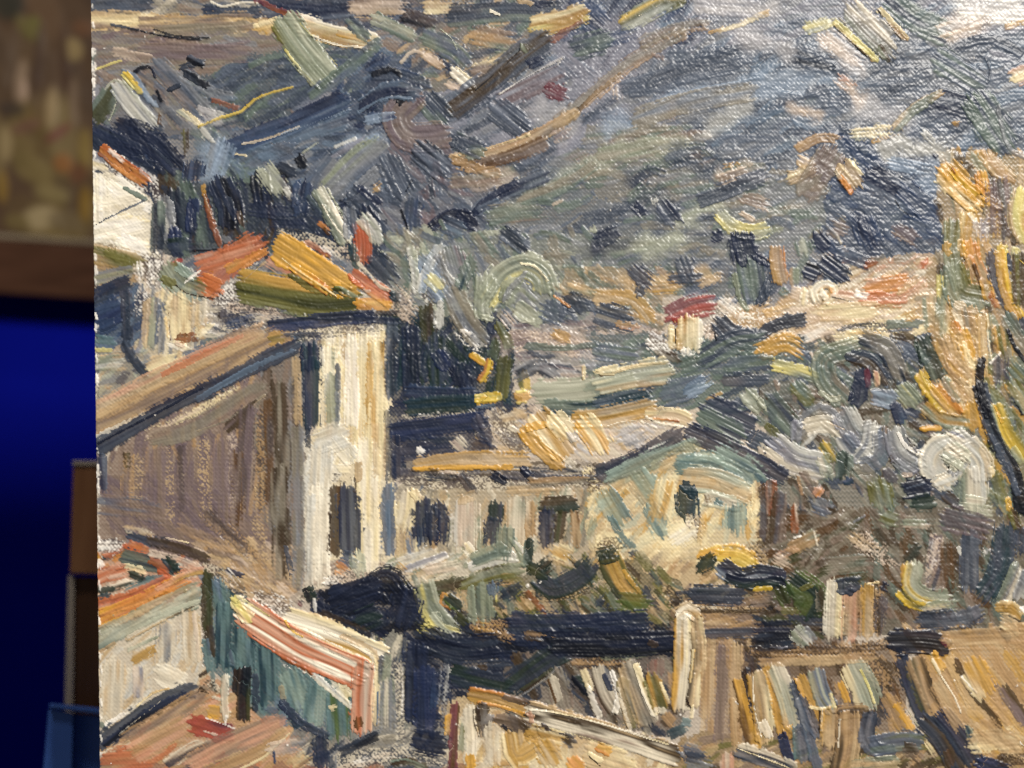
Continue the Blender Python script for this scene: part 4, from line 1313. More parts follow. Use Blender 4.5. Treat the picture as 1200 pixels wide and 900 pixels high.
S('yellow olive', 9, '1054,694 1066,706 1086,712', 1.1)
S('pale_sage lemon', 3, '1064,664 1062,690 1076,698 1100,702', 1.3)
S('sage bone', 12, '1086,712 1122,708', .8, .2)
S('purple_grey taupe', 18, '1096,690 1106,662', .6, .2)
S('brown umber', 20, '1110,640 1112,690', .5, .3)
S('deep_slate slate_blue', 20, '1136,628 1136,690', .8, .05)
S('dark_slate slate_blue', 18, '1080,728 1130,724 1150,716', .8, .08)
S('deep_slate dark_teal', 24, '1178,620 1170,670 1152,700', .9, .05)
S('pale_lavender white', 12, '1156,644 1158,654', .7, .35)
S('grey_white', 6, '1124,640 1126,650', .7, .2)
S('mauve purple_grey', 26, '1108,606 1160,620', .7, .1)
S('bone grey sage', 15, '1190,664 1180,690 1172,706', 1.2)
S('grey grey_white', 11, '1202,670 1192,700', 1.2)
S('navy deep_slate', 14, '1198,620 1196,650', .8, .1)
S('olive umber', 12, '1186,600 1192,620', .8, .1)
S('cream ochre', 12, '1170,712 1184,712 1194,720', 1.4)
S('cream sand', 16, '1176,728 1192,736', .9, .15)
S('white', 8, '1198,712 1206,720', 1.3)
S('dark_slate umber', 8, '1172,738 1184,752', .8, .1)

place('on the red-tiled roof at the lower left')
S('deep_slate navy', 10, '150,624 170,632 200,636', .8, .1)
S('umber dusky_mauve', 13, '176,634 216,644 246,656', .6, .2)
S('sand bone', 11, '146,618 184,626', .6, .35)
S('cream pink', 4, '194,630 222,636', .9, .1)
S('vermilion burnt_orange', 15, '150,642 172,650', 1.1)
S('grey_green dark_teal', 16, '146,652 180,660 206,664', 1)
S('rust terracotta', 9, '176,656 200,666', .9, .1)
S('salmon pink', 8, '176,648 210,656 234,666', .9, .1)
S('dark_green dark_teal', 10, '196,654 208,672', .9, .1)
S('orange cream', 10, '148,664 168,670', 1.1)
S('dark_green', 7, '152,672 170,680', .9)
S('white pink', 12, '116,640 146,640', .6, .4)
S('golden rust', 8, '113,648 118,656', .8, .1)
S('white', 9, '114,658 124,664', .8, .3)
S('terracotta salmon', 13, '114,680 146,664', .9, .05)
S('terracotta pink', 14, '132,676 150,672', .7, .3)
S('dark_green pale_cream', 9, '114,692 154,682', .9, .25)
S('dark_green', 8, '116,694 136,690', .8, .1)
S('vermilion terracotta', 13, '186,672 200,682', .9, .1)
S('teal salmon', 9, '150,692 190,676', .9, .1)
S('teal dark_teal', 10, '114,704 130,698', .8, .1)
S('burnt_orange vermilion salmon', 15, '116,712 160,698 196,682', 1.2)
S('golden orange burnt_orange', 17, '116,726 164,706 218,682', 1.2)
S('orange golden', 8, '116,734 160,718 200,694', 1.2)
S('ochre salmon', 8, '184,690 222,672 240,668', .9, .1)
S('white', 6, '114,716 114,728', .7, .4)
S('golden', 5, '217,692 219,693', 1.5)
S('purple_grey bone', 9, '118,742 150,726', .6, .35)
place('on the pale wall under the red roof')
S('sage pale_sage grey_green', 22, '118,748 170,722 236,692', .9, .05)
S('pale_sage bone', 9, '150,748 200,718 236,704', .8, .1)
S('sand umber', 3, '150,750 190,728 228,710', .8)
S('sand bone', 20, '222,720 226,780', .5, .12)
S('cream pink', 6, '228,716 234,778', .7, .2)
S('white pink', 6, '238,712 238,780', .6, .4)
S('grey bone', 22, '196,736 194,780', .5, .2)
S('ochre sand', 12, '156,774 184,758', .7, .15)
S('sand tan', 5, '114,766 136,752', .8, .1)
S('sage pale_sage', 5, '150,762 186,746', .8, .1)
S('bone sand', 24, '134,780 132,840', .5, .15)
S('bone pale_cream', 28, '190,788 216,800', .6, .08)
S('lavender pink', 13, '162,784 164,818', .6, .12)
S('bone', 5, '170,780 172,808', .8)
S('white pale_cream', 7, '124,850 150,834 164,822', .8, .35)
S('grey_green', 12, '116,846 126,854', .5, .3)
place('on the near roof at the lower left')
S('dark_slate deep_slate', 17, '116,872 160,840 200,816 230,806', 1, .05)
S('blue_black navy', 9, '122,872 170,838 220,812', .9, .1)
S('cream ochre', 4, '160,828 180,812 200,806', 1.1)
S('grey_white bone', 3, '136,862 170,836 190,820', .8, .25)
S('tan taupe sand', 18, '150,868 200,838 240,812', .6, .08)
S('sand bone', 7, '122,884 154,868', .7, .2)
S('terracotta tan', 26, '122,892 180,888', .5, .1)
S('tan salmon', 24, '160,880 220,848', .5, .1)
S('crimson brick_red', 22, '226,848 260,858 272,856', .8, .06)
S('white', 2.5, '240,841 256,846 276,854', 1.3)
S('pink white', 4, '238,856 256,862', .9, .2)
S('bone dark_slate', 12, '196,896 224,876 248,868', .9, .3)
S('salmon taupe', 26, '226,894 280,868 330,846', .6, .06)
S('tan sand', 12, '240,906 300,880 336,856', .7, .08)
S('brown tan', 9, '228,838 244,826', .5, .25)
S('golden ochre', 13, '246,832 262,836', .7, .15)
S('dark_brown', 5, '234,792 246,784', .8, .2)
S('bone umber', 14, '236,804 256,812', .5, .4)
S('dark_brown umber', 9, '230,808 244,806', .6, .3)
S('bone', 4, '248,816 262,820', 1)
S('orange tan', 14, '274,846 296,842', .5, .2)
S('cream sand', 4, '280,902 310,886 340,858', 1)
S('pink grey', 18, '316,878 352,872', .5, .25)
S('blue', 4, '321,880 322,894', .6, .1)
S('cream tan', 14, '346,896 368,880', .6, .35)
place('on the teal wall and its striped coping')
S('dark_olive umber', 12, '243,670 244,740', .7, .04)
S('umber dark_slate', 12, '246,736 248,768', .6, .1)
S('steel_blue teal', 14, '256,680 260,712', .8, .1)
S('teal dark_teal', 18, '264,710 262,780', .8, .05)
S('dark_teal teal', 24, '286,740 286,790', .8, .05)
S('teal steel_blue', 8, '241,750 246,786', .8, .05)
S('slate_blue teal', 10, '270,764 274,782', .6, .2)
S('teal dark_teal', 26, '312,760 314,820', .8, .06)
S('white pink purple_grey', 15, '264,672 284,694', .5, .4)
S('teal grey_green', 12, '300,744 340,772 380,806', .8, .08)
S('teal pale_teal', 26, '340,790 352,830', .7, .12)
S('sage tan', 10, '330,804 334,824', .6, .25)
S('teal pale_teal', 26, '372,806 368,850', .8, .1)
S('teal green', 26, '396,816 398,864', .8, .1)
S('pale_cream white', 8, '356,782 384,806 412,830', 1, .1)
S('white', 14, '336,772 372,800', .5, .5)
S('cream pale_cream', 14, '392,796 410,818', .9, .1)
S('cream pink', 8, '386,830 400,826', .7, .35)
S('navy deep_slate', 12, '330,824 352,846 384,864', .9, .05)
S('slate_blue', 9, '312,830 326,836', .6, .2)
S('pale_cream bone sage', 8, '264,792 263,812 265,842', 1.8)
S('pale_cream', 4, '266,790 266,800', 1.7)
S('dark_brown blue_black', 10, '280,786 278,812', 1.3)
S('dark_olive blue_black umber', 15, '288,784 286,818 286,842', 1.7)
S('deep_slate dark_slate', 9, '300,792 300,834', 1)
S('white', 3.5, '266,838 264,848', 1.4)
S('sand cream bone pale_cream ochre cream sand', 28, '338,728 388,744 446,768', 1.7, 0, 1, .05)
S('pale_cream terracotta salmon pale_cream terracotta salmon terracotta pale_cream salmon terracotta rust', 36, '288,718 326,744 372,768 422,790', 1.9, 0, 1, .04)
S('golden yellow', 4, '334,726 342,738 356,746', 1.6)
S('lemon cream', 14, '276,702 292,726', 1.8)
S('pale_cream lemon', 5, '279,698 300,712 316,722', 1.8)
S('pale_cream', 5, '380,738 420,758 438,774 436,800 434,826', 1.8)
S('cream sand', 6, '400,744 440,764 442,800 440,850', 1.4)
S('cream salmon pink terracotta salmon terracotta', 20, '427,780 425,812 424,854', 1.5, 0, 1, .08)
S('brown rust', 10, '420,840 422,856', .7, .15)
S('white', 3, '420,789 422,791', 1.6)
S('sage deep_slate', 14, '452,768 450,800', .6, .2)
S('grey bone', 17, '454,800 454,860', .5, .3)
S('white bone', 8, '470,780 468,860', .6, .45)
S('steel_blue', 4, '443,810 442,850', .8, .1)
S('dark_slate blue_black', 13, '400,882 430,866 446,860', .8, .2)
S('dark_slate navy', 15, '376,864 378,900', .8, .1)
S('grey deep_slate', 10, '388,886 388,904', .6, .2)
S('white pink', 14, '416,894 450,886 480,880', .5, .5)
S('umber sage', 7, '460,894 480,892 500,900', 1.1)
S('sage pale_teal', 3, '458,892 476,890 498,898', 1.2)
place('in the blue shade beside the striped coping')
S('dark_navy navy', 26, '486,760 488,840', .9, .03)
S('navy ultramarine', 24, '500,786 500,860', .9, .03)
S('navy dark_navy', 24, '488,866 518,872', 1.1)
S('blue navy', 9, '512,790 506,830', .8, .05)
S('dark_green dark_slate', 20, '530,790 600,806', .9)
S('dark_slate dark_green', 26, '600,802 640,774 664,762', 1)
S('umber dark_olive', 9, '612,810 650,786', .8, .1)
S('bone grey', 3, '610,816 636,798 656,780', 1)
S('deep_slate umber', 16, '660,784 676,806 688,816', 1)
S('blue_black dark_green', 13, '674,794 690,812', 1)
S('grey_white grey', 14, '524,780 518,840', .5, .45)
S('navy dark_slate', 13, '572,776 596,778', .7, .15)
S('umber brown', 6, '560,780 572,784', .7, .1)
place('on the ochre roofs in the foreground')
S('taupe warm_grey', 22, '650,790 660,830', .7, .12)
S('warm_grey bone', 11, '646,794 654,826', .8, .1)
S('brown', 4, '642,796 652,824', .6, .1)
S('rust brick_red', 4, '550,808 580,812 600,820', 1.2)
S('orange ochre tan', 14, '552,814 590,822 618,834', 1.5)
S('taupe umber', 9, '590,816 640,830 690,846', 1)
S('golden orange', 5, '560,822 590,828 616,836', 1.4)
S('sand umber bone taupe', 20, '620,834 680,850 740,868 792,886', 1.7, 0, 1, .05)
S('cream pale_cream', 4, '620,830 660,836 720,852 784,872', 2)
S('tan salmon', 7, '619,834 624,846', 1.6)
S('cream', 3, '624,848 680,862 730,878', 1.5)
S('brown crimson', 10, '534,826 532,860 530,905', 1)
S('golden tan', 6, '526,838 524,862', 1.2)
S('olive sage', 7, '544,850 542,880', .9)
S('bone pale_cream', 13, '550,830 552,870 550,896', 1.1)
S('golden ochre', 9, '550,886 552,902', 1.2)
S('grey umber', 14, '564,828 566,846 576,842', 1.2)
S('dark_brown umber', 5, '560,828 562,844', 1.1)
S('umber taupe', 13, '582,842 600,846 612,854', 1.1)
S('blue_black', 5, '588,850 600,858', 1.2)
S('dark_brown dusky_mauve', 13, '634,852 642,860', 1.1)
S('umber grey', 12, '662,862 672,872', 1)
S('sand bone tan', 20, '576,852 578,890', .8, .05)
S('sand ochre cream', 22, '600,862 606,884 624,876', 1.1)
S('cream ochre', 18, '620,860 660,870', 1, .05)
S('ochre sand', 22, '636,872 650,894', 1, .05)
S('golden orange', 14, '670,892 680,902', 1.1)
S('cream sand', 24, '690,884 740,900', 1, .05)
S('orange golden', 10, '700,874 716,882', 1.1)
S('cream', 6, '690,882 706,892', 1.4)
S('umber', 3, '690,886 704,898', 1)
S('blue_black lavender', 5, '664,770 700,768', 1.1)
S('sage umber', 6, '706,770 740,768 770,764', 1.1)
S('blue_black dark_navy', 18, '650,758 720,760 790,756', .9)
S('umber tan', 8, '672,776 730,776', .5, .4)
S('crimson umber', 15, '762,752 776,758', .5, .3)
S('crimson taupe brick_red', 17, '770,776 770,792', .8, .1)
S('grey bone umber', 17, '702,784 710,812 722,832', 1.5)
S('white bone', 6, '716,788 724,812 720,836', 1.6)
S('navy deep_slate', 6, '708,790 716,808', 1.2)
S('bone cream', 8, '684,786 694,808', 1.4)
S('bone white', 6, '690,806 698,830 704,842', 1.4)
S('ochre olive sand', 13, '728,798 736,830 742,850', 1.4)
S('grey_white bone', 4, '724,806 734,840 740,856', 1.4)
S('bone warm_grey sand', 20, '736,780 748,816 760,846', 1.5)
S('cream pale_cream', 7, '744,778 756,812 768,838', 1.8)
S('ochre olive', 19, '764,796 774,830', 1.3)
S('cream sand', 4, '774,800 784,824', 1.3)
S('bone', 6, '768,830 780,834', 1.2)
S('tan taupe', 12, '788,790 790,820', .5, .2)
S('tan umber', 16, '780,840 790,852', .5, .2)
S('dark_teal teal', 12, '786,860 804,852', .8, .2)
S('slate_blue teal', 9, '800,846 810,848', .7, .2)
S('cream bone ochre', 20, '802,726 802,780 798,830', 1.7, 0, 1, .05)
S('pale_cream ochre', 13, '796,720 806,714 818,722', 1.9)
S('cream sand umber', 13, '816,724 818,770 812,826', 1.6)
S('golden cream', 5, '812,760 808,800', 1.6)
S('dark_brown', 4.5, '804,818 808,828', 1.3)
S('white cream', 5, '812,826 810,842', 1.4)
S('tan sand', 15, '830,764 828,840', .5, .1)
S('taupe mauve', 11, '846,756 842,870', .5, .1)
S('sand tan', 13, '862,756 862,880', .5, .1)
S('tan sand', 12, '858,820 862,878', .5, .15)
S('ochre golden brown', 13, '864,798 872,830 884,880', 1.5)
S('dark_brown dark_slate', 8, '872,784 880,820 892,856', 1)
S('cream sand ochre', 18, '886,792 892,826 896,866', 1.9)
S('pale_cream', 3, '882,792 884,830 892,864', 1.6)
S('white bone', 10, '894,846 902,862', 1.3)
S('ochre golden', 12, '900,782 910,820 918,860', 1.4)
S('bone pale_sage sand', 17, '908,784 922,820 930,850', 1.6)
S('golden ochre', 11, '922,852 930,862', 1.4)
S('navy ultramarine', 11, '916,860 926,896', 1.1)
S('teal slate_blue', 14, '936,850 940,890', 1.1)
S('slate_blue dark_slate', 10, '930,800 944,850 958,900', 1.2)
S('ochre golden', 13, '938,794 950,824 960,850', 1.5)
S('umber slate_blue grey', 14, '938,820 950,850 958,862', 1.3)
S('pale_sage steel_blue sage', 16, '956,788 964,816 974,830', 1.4)
S('cream lemon', 5, '972,812 978,830', 1.4)
S('cream', 4, '948,828 962,830 972,828', 1.6)
S('dark_brown', 3, '960,832 960,858', 1.2)
S('bone', 4, '963,832 962,856', 1.5)
S('tan sand ochre', 16, '972,832 972,872', 1.2)
S('golden', 8, '984,800 994,824', .9, .15)
S('sage pale_sage cream', 26, '1000,782 1010,804 1018,824', 1.5)
S('lemon cream', 5, '1008,784 1018,806 1024,824', 1.5)
S('tan umber', 14, '984,834 1020,830', .8, .05)
S('sand tan umber', 26, '994,840 994,870 988,904', 1.5)
S('bone', 4, '984,842 982,876', 1.3)
S('ochre tan', 20, '1040,820 1060,856', .7, .2)
S('golden ochre', 9, '1050,824 1068,856', 1)
S('cream sage', 3, '1064,832 1076,852', 1.1)
S('dark_slate slate_blue', 15, '1020,838 1016,862 1026,878 1046,880', 1.5)
S('slate_blue grey_green', 20, '1024,874 1060,868 1078,870', 1.3)
S('sage sand', 16, '1000,898 1050,894', 1.2)
S('umber taupe', 20, '1060,872 1080,890', .5, .25)
S('cream sand', 16, '1088,868 1100,886', .6, .35)
S('dark_slate navy', 15, '1058,772 1068,806 1082,840', 1.1)
S('umber tan dark_olive', 20, '1072,774 1086,812 1098,842', 1)
S('dark_slate umber', 22, '1084,846 1104,866 1122,900', 1.2)
S('dark_slate navy', 22, '1104,838 1124,862 1142,890', 1.2)
S('dark_teal sage', 8, '1134,852 1142,870', 1)
S('navy ultramarine', 15, '1146,894 1180,904', 1)
S('umber brown', 14, '1110,880 1116,900', .6, .15)
S('blue_black dark_navy', 22, '1046,752 1080,752 1108,756', 1.4)
S('crimson', 6, '1104,750 1110,758', .9, .1)
S('dark_brown', 3, '1050,765 1096,766', .9)
S('umber dark_brown tan', 14, '884,764 960,764 1040,758', .4, .4)
S('sand tan', 12, '890,776 960,774 1030,770', .4, .3)
S('umber', 12, '1040,776 1060,802', .5, .35)
S('tan sand', 20, '1110,748 1200,744', .5, .2)
S('umber tan', 6, '1110,762 1200,760', .4, .35)
S('sand tan', 22, '1100,800 1128,850', .6, .12)
S('golden cream', 8, '1094,764 1104,784', 1.4)
S('cream pale_cream', 4, '1092,772 1104,794 1118,816 1126,836', 1.5)
S('sand', 13, '1112,770 1140,830', .5, .15)
S('brown umber', 8, '1120,774 1138,808 1166,842 1170,864', .7, .08)
S('cream sand', 12, '1130,790 1152,820', .9, .15)
S('white', 2.5, '1126,792 1144,812', 1.3)
S('golden ochre sand', 22, '1140,778 1158,812', .9, .08)
S('ochre tan', 12, '1160,820 1184,846', .7, .12)
S('mauve umber', 14, '1178,806 1204,850', .6, .15)
S('taupe', 9, '1166,800 1182,828', .5, .25)
S('sand cream', 22, '1140,870 1200,866', .5, .12)
S('tan sand', 20, '1150,850 1196,880', .5, .15)
S('umber dark_brown', 14, '1170,892 1210,888', .4, .4)
S('bone dark_slate grey', 16, '866,880 900,890 930,902', 1.3)
S('cream', 3.5, '864,876 896,888 932,902', 1.7)
S('salmon pink', 14, '852,886 852,908', 1.4)
S('slate_blue grey', 20, '800,880 826,888', .7, .2)
S('grey dark_slate', 22, '806,890 830,896', .7, .2)
S('white', 3, '1194,868 1199,874', 1)
S('white', 3, '862,822 866,826', 1.2)

place('at the bare left edge of the canvas')
for k, y in enumerate((8, 30, 62, 84, 96, 112, 182, 205, 300, 316, 332, 372, 384, 420, 444, 530, 548, 556, 566, 574, 593, 632, 664, 686, 726, 742, 770, 786, 800, 822, 842, 866, 884)):
    xe = edge_x(y)
    S('white', 3.2 + (k * 7 % 5) * 0.5, '%f,%f %f,%f' % (xe + 1.2, y - 3 - k % 4, xe + 2.0 + k % 2, y + 3 + k % 5), 1.0, .25)
# white dabs painted in as pinpoint glints, and flecks of dried paint
rs = np.random.default_rng(5)
for k in range(70):
    x, y = rs.uniform(115, 1195), rs.uniform(5, 895)
    S('white', rs.uniform(2.2, 3.2), '%f,%f %f,%f' % (x, y, x + rs.uniform(0.5, 2), y + rs.uniform(-1, 1)), 1.2)

# ---------------------------------------------------------------- lay the strokes
def run_fills():
    for a in FILLS:
        a()

CB, HB = C.copy(), H.copy()
NOBJ = 296
def size_of(s):
    p = curve(s['pts'])
    inside = np.mean((p[:, 0] > 110) & (p[:, 0] < 1200) & (p[:, 1] > 0) & (p[:, 1] < 900))
    return (np.hypot(*(p[1:] - p[:-1]).T).sum() + s['w'] * 0.5) * s['w'] * inside * (0.45 if s['dry'] > 0.35 else 1) * (0.2 if s['t'] < 0.3 else 1)
order = sorted(range(len(STROKES)), key=lambda i: -size_of(STROKES[i]))
single = set(order[:NOBJ])

jin = np.nonzero((GX < 1214))[0][-1]
iin0, iin1 = np.nonzero(GY > -12)[0][0], np.nonzero(GY < 912)[0][-1]

def world_xyz(xx, yy, hh):
    return np.stack([(xx - 600) * S_MM, -hh * S_MM, (450 - yy) * S_MM], -1)

def mesh_from(name, verts, quads, cols=None):
    me = bpy.data.meshes.new(name)
    me.vertices.add(len(verts))
    me.vertices.foreach_set('co', verts.astype(np.float32).ravel())
    nq = len(quads)
    me.loops.add(nq * 4)
    me.loops.foreach_set('vertex_index', quads.astype(np.int32).ravel())
    me.polygons.add(nq)
    me.polygons.foreach_set('loop_start', np.arange(0, nq * 4, 4, dtype=np.int32))
    me.polygons.foreach_set('use_smooth', np.ones(nq, dtype=bool))
    me.update(calc_edges=True)
    if cols is not None:
        ca = me.color_attributes.new('paint', 'FLOAT_COLOR', 'POINT')
        rgba = np.ones((len(verts), 4), np.float32); rgba[:, :3] = np.clip(cols, 0, 1)
        ca.data.foreach_set('color', rgba.ravel())
    return me

def link(name, data, parent=None, mat=None, kind=None):
    o = bpy.data.objects.new(name, data)
    scene.collection.objects.link(o)
    if parent is not None:
        o.parent = parent
    if mat is not None:
        data.materials.append(mat)
    if kind:
        o['kind'] = kind
    return o

# oil paint: the colour is the pigment laid at each point of the paint; gloss varies with the medium
paint, nt, b = material('oil_paint', 0.36, 0.42)
at = nt.nodes.new('ShaderNodeAttribute'); at.attribute_name = 'paint'
mul = nt.nodes.new('ShaderNodeVectorMath'); mul.operation = 'SCALE'; mul.inputs['Scale'].default_value = ALB
nt.links.new(at.outputs['Color'], mul.inputs[0]); nt.links.new(mul.outputs[0], b.inputs['Base Color'])
tc = nt.nodes.new('ShaderNodeTexCoord')
n1 = nt.nodes.new('ShaderNodeTexNoise'); n1.inputs['Scale'].default_value = 140; n1.inputs['Detail'].default_value = 4
nt.links.new(tc.outputs['Object'], n1.inputs['Vector'])
mr = nt.nodes.new('ShaderNodeMapRange'); mr.inputs['To Min'].default_value = 0.26; mr.inputs['To Max'].default_value = 0.50
nt.links.new(n1.outputs['Fac'], mr.inputs['Value']); nt.links.new(mr.outputs['Result'], b.inputs['Roughness'])
n2 = nt.nodes.new('ShaderNodeTexNoise'); n2.inputs['Scale'].default_value = 2600; n2.inputs['Detail'].default_value = 2
nt.links.new(tc.outputs['Object'], n2.inputs['Vector'])
bp = nt.nodes.new('ShaderNodeBump'); bp.inputs['Strength'].default_value = 0.25; bp.inputs['Distance'].default_value = 0.00012
nt.links.new(n2.outputs['Fac'], bp.inputs['Height']); nt.links.new(bp.outputs['Normal'], b.inputs['Normal'])

def patch(mask, Cw, Hw, i0, j0, below=None):
    """lattice piece of paint where mask holds; its rim dips into the layer below"""
    f = mask[:-1, :-1] & mask[1:, :-1] & mask[:-1, 1:] & mask[1:, 1:]
    if not f.any():
        return None
    use = np.zeros(mask.shape, bool)
    use[:-1, :-1] |= f; use[1:, :-1] |= f; use[:-1, 1:] |= f; use[1:, 1:] |= f
    full = np.zeros(mask.shape, int)
    full[:-1, :-1] += f; full[1:, :-1] += f; full[:-1, 1:] += f; full[1:, 1:] += f
    hh = Hw.copy()
    rim = use & (full < 4)
    hh[rim] = below[rim] - 0.02
    idx = np.full(mask.shape, -1); idx[use] = np.arange(use.sum())
    ii, jj = np.nonzero(use)
    V = world_xyz(np.maximum(GX[j0 + jj], edge_x(GY[i0 + ii])), GY[i0 + ii], hh[use])
    a, bq = np.nonzero(f)
    Q = np.stack([idx[a, bq], idx[a + 1, bq], idx[a + 1, bq + 1], idx[a, bq + 1]], 1)
    return mesh_from('brush_stroke', V, Q, Cw[use])

root = bpy.data.objects.new('painted_canvas', None)
scene.collection.objects.link(root)
root.location = (0, 0, 0)
root['label'] = 'unframed oil painting of ochre village houses below a blue hillside on coarse canvas'
root['category'] = 'painting'

WORDS = {}
for n, s in enumerate(STROKES):
    r = np.random.default_rng(1000 + n)
    cs = [col(c) for c in s['cols'].split()]
    res = lay(cs, s['w'], s['pts'], s['t'], s['dry'], s['op'], s['mix'], r, s['tip'])
    if res is None:
        continue
    win, al, cc, hh = res
    Hprev = H[win].copy()
    put(res, s['t'])
    inwin = np.zeros(al.shape, bool)
    gi = np.arange(win[0].start, win[0].stop); gj = np.arange(win[1].start, win[1].stop)
    inwin[:] = ((gi >= iin0) & (gi <= iin1))[:, None] & (gj <= jin)[None, :]
    if n in single:
        m = al > 0.03
        for _ in range(2):
            g = m.copy(); g[1:] |= m[:-1]; g[:-1] |= m[1:]; g[:, 1:] |= m[:, :-1]; g[:, :-1] |= m[:, 1:]; m = g
        m = m & inwin & (GX[gj][None, :] + GR >= edge_x(GY[gi])[:, None])
        H[win] += 0.03 * m
        me = patch(m, C[win], H[win], win[0].start, win[1].start, Hprev)
        if me:
            o = link('brush_stroke', me, root, paint)
            o['label'] = s['cols'].split()[0].replace('_', ' ') + ' brush stroke ' + s['place']
            OBJ[win] |= m
            lw = LATE[win]; lw &= ~(al > 0.98)
            continue
    ob = OBJ[win]
    CBw, HBw = CB[win], HB[win]
    CBw[~ob] = C[win][~ob]; HBw[~ob] = H[win][~ob]
    d = ob.copy()
    d[1:] |= ob[:-1]; d[:-1] |= ob[1:]; d[:, 1:] |= ob[:, :-1]; d[:, :-1] |= ob[:, 1:]
    m = d & (al > 0.03)
    LATE[win] |= m & inwin
    CL[win][m] = C[win][m]; HL[win][m] = H[win][m] + 0.02

# thin paint and small dabs over the whole cloth, one continuous skin
ci = np.concatenate([np.arange(0, iin0, 4), np.arange(iin0, iin1 + 1), np.arange(iin1 + 4, NY, 4)])
cj = np.concatenate([np.arange(0, jin + 1), np.arange(jin + 4, NX, 4)])
xx, yy = np.meshgrid(GX[cj], GY[ci])
ex = edge_x(yy)
rag = 0.9 * (noise_grid(rng, xx.shape, 5) - 0.5)
keep = xx + GR >= ex
V = world_xyz(np.maximum(xx, ex + rag * (xx < ex + 3)), yy, HB[np.ix_(ci, cj)])
idx = np.arange(xx.size).reshape(xx.shape)
f = keep[:-1, :-1] & keep[1:, :-1]
Q = np.stack([idx[:-1, :-1][f], idx[1:, :-1][f], idx[1:, 1:][f], idx[:-1, 1:][f]], 1)
used = np.unique(Q)
remap = np.full(xx.size, -1); remap[used] = np.arange(len(used))
o = link('paint_layer', mesh_from('paint_layer', V.reshape(-1, 3)[used], remap[Q], CB[np.ix_(ci, cj)].reshape(-1, 3)[used]), root, paint, 'stuff')
o['label'] = 'thin scumbled oil paint over coarse canvas weave'
me = patch(LATE, CL, HL, 0, 0, HL - 0.3)
if me:
    me.name = 'fine_dab'
    o = link('fine_dab', me, root, paint, 'stuff')
    o['label'] = 'small late dabs of paint over the broad strokes'

# linen support: the cloth turned round a wooden stretcher behind the paint
linen, nt, b = material('linen', 0.9, 0.2)
b.inputs['Base Color'].default_value = (0.50, 0.43, 0.33, 1)
wv = nt.nodes.new('ShaderNodeTexNoise'); wv.inputs['Scale'].default_value = 900
bp = nt.nodes.new('ShaderNodeBump'); bp.inputs['Strength'].default_value = 0.5; bp.inputs['Distance'].default_value = 0.0003
nt.links.new(wv.outputs['Fac'], bp.inputs['Height']); nt.links.new(bp.outputs['Normal'], b.inputs['Normal'])

def px(x, y, depth):
    """photograph pixel at a depth behind the canvas plane -> world"""
    k = (CAM_D + depth) / CAM_D
    return ((x - 600) * S_MM * k, depth, (450 - y) * S_MM * k)

def solid(name, rings, mat, parent=None, bevel=0.0, segs=2, kind=None):
    """closed prism through equal rings of points"""
    n = len(rings[0])
    V = [p for ring in rings for p in ring]
    F = [tuple(reversed(range(n))), tuple((len(rings) - 1) * n + k for k in range(n))]
    for a in range(len(rings) - 1):
        for k in range(n):
            F.append((a * n + k, a * n + (k + 1) % n, (a + 1) * n + (k + 1) % n, (a + 1) * n + k))
    me = bpy.data.meshes.new(name)
    me.from_pydata(V, [], F)
    import bmesh
    bm = bmesh.new(); bm.from_mesh(me)
    bmesh.ops.recalc_face_normals(bm, faces=bm.faces)
    if bevel:
        bmesh.ops.bevel(bm, geom=list(bm.edges), offset=bevel, segments=segs, affect='EDGES', profile=0.6)
    bm.to_mesh(me); bm.free()
    return link(name, me, parent, mat, kind)

def box(name, x0, x1, y0, y1, z0, z1, mat, parent=None, bevel=0.0, kind=None):
    ring = lambda y: [(x0, y, z0), (x1, y, z0), (x1, y, z1), (x0, y, z1)]
    return solid(name, [ring(y0), ring(y1)], mat, parent, bevel, 2, kind)

def cpt(x, y, d):
    return ((x - 600) * S_MM, d, (450 - y) * S_MM)
corners = [(edge_x(Y0) + 0.6, Y0 + .5), (GX[cj[-1]] - .5, Y0 + .5), (GX[cj[-1]] - .5, GY[ci[-1]] - .5), (edge_x(GY[ci[-1]]) + 0.6, GY[ci[-1]] - .5)]
solid('linen_cloth', [[cpt(x, y, 0.0004) for x, y in corners], [cpt(x, y, 0.0018) for x, y in corners]], linen, root)

wood, nt, b = material('stretcher_wood', 0.6, 0.3)
def grain(nt, b, c0, c1, scale=(30, 30, 4)):
    tc = nt.nodes.new('ShaderNodeTexCoord'); mp = nt.nodes.new('ShaderNodeMapping')
    mp.inputs['Scale'].default_value = scale
    nz = nt.nodes.new('ShaderNodeTexNoise'); nz.inputs['Scale'].default_value = 6; nz.inputs['Detail'].default_value = 6
    rp = nt.nodes.new('ShaderNodeValToRGB')
    rp.color_ramp.elements[0].color = (*c0, 1); rp.color_ramp.elements[1].color = (*c1, 1)
    rp.color_ramp.elements[0].position = 0.3; rp.color_ramp.elements[1].position = 0.7
    nt.links.new(tc.outputs['Object'], mp.inputs['Vector']); nt.links.new(mp.outputs[0], nz.inputs['Vector'])
    nt.links.new(nz.outputs['Fac'], rp.inputs['Fac']); nt.links.new(rp.outputs['Color'], b.inputs['Base Color'])
grain(nt, b, (0.30, 0.19, 0.10), (0.45, 0.31, 0.18))
(ax, ay), (bx_, by_), (cx_, cy_), (dx_, dy_) = corners
q = 190
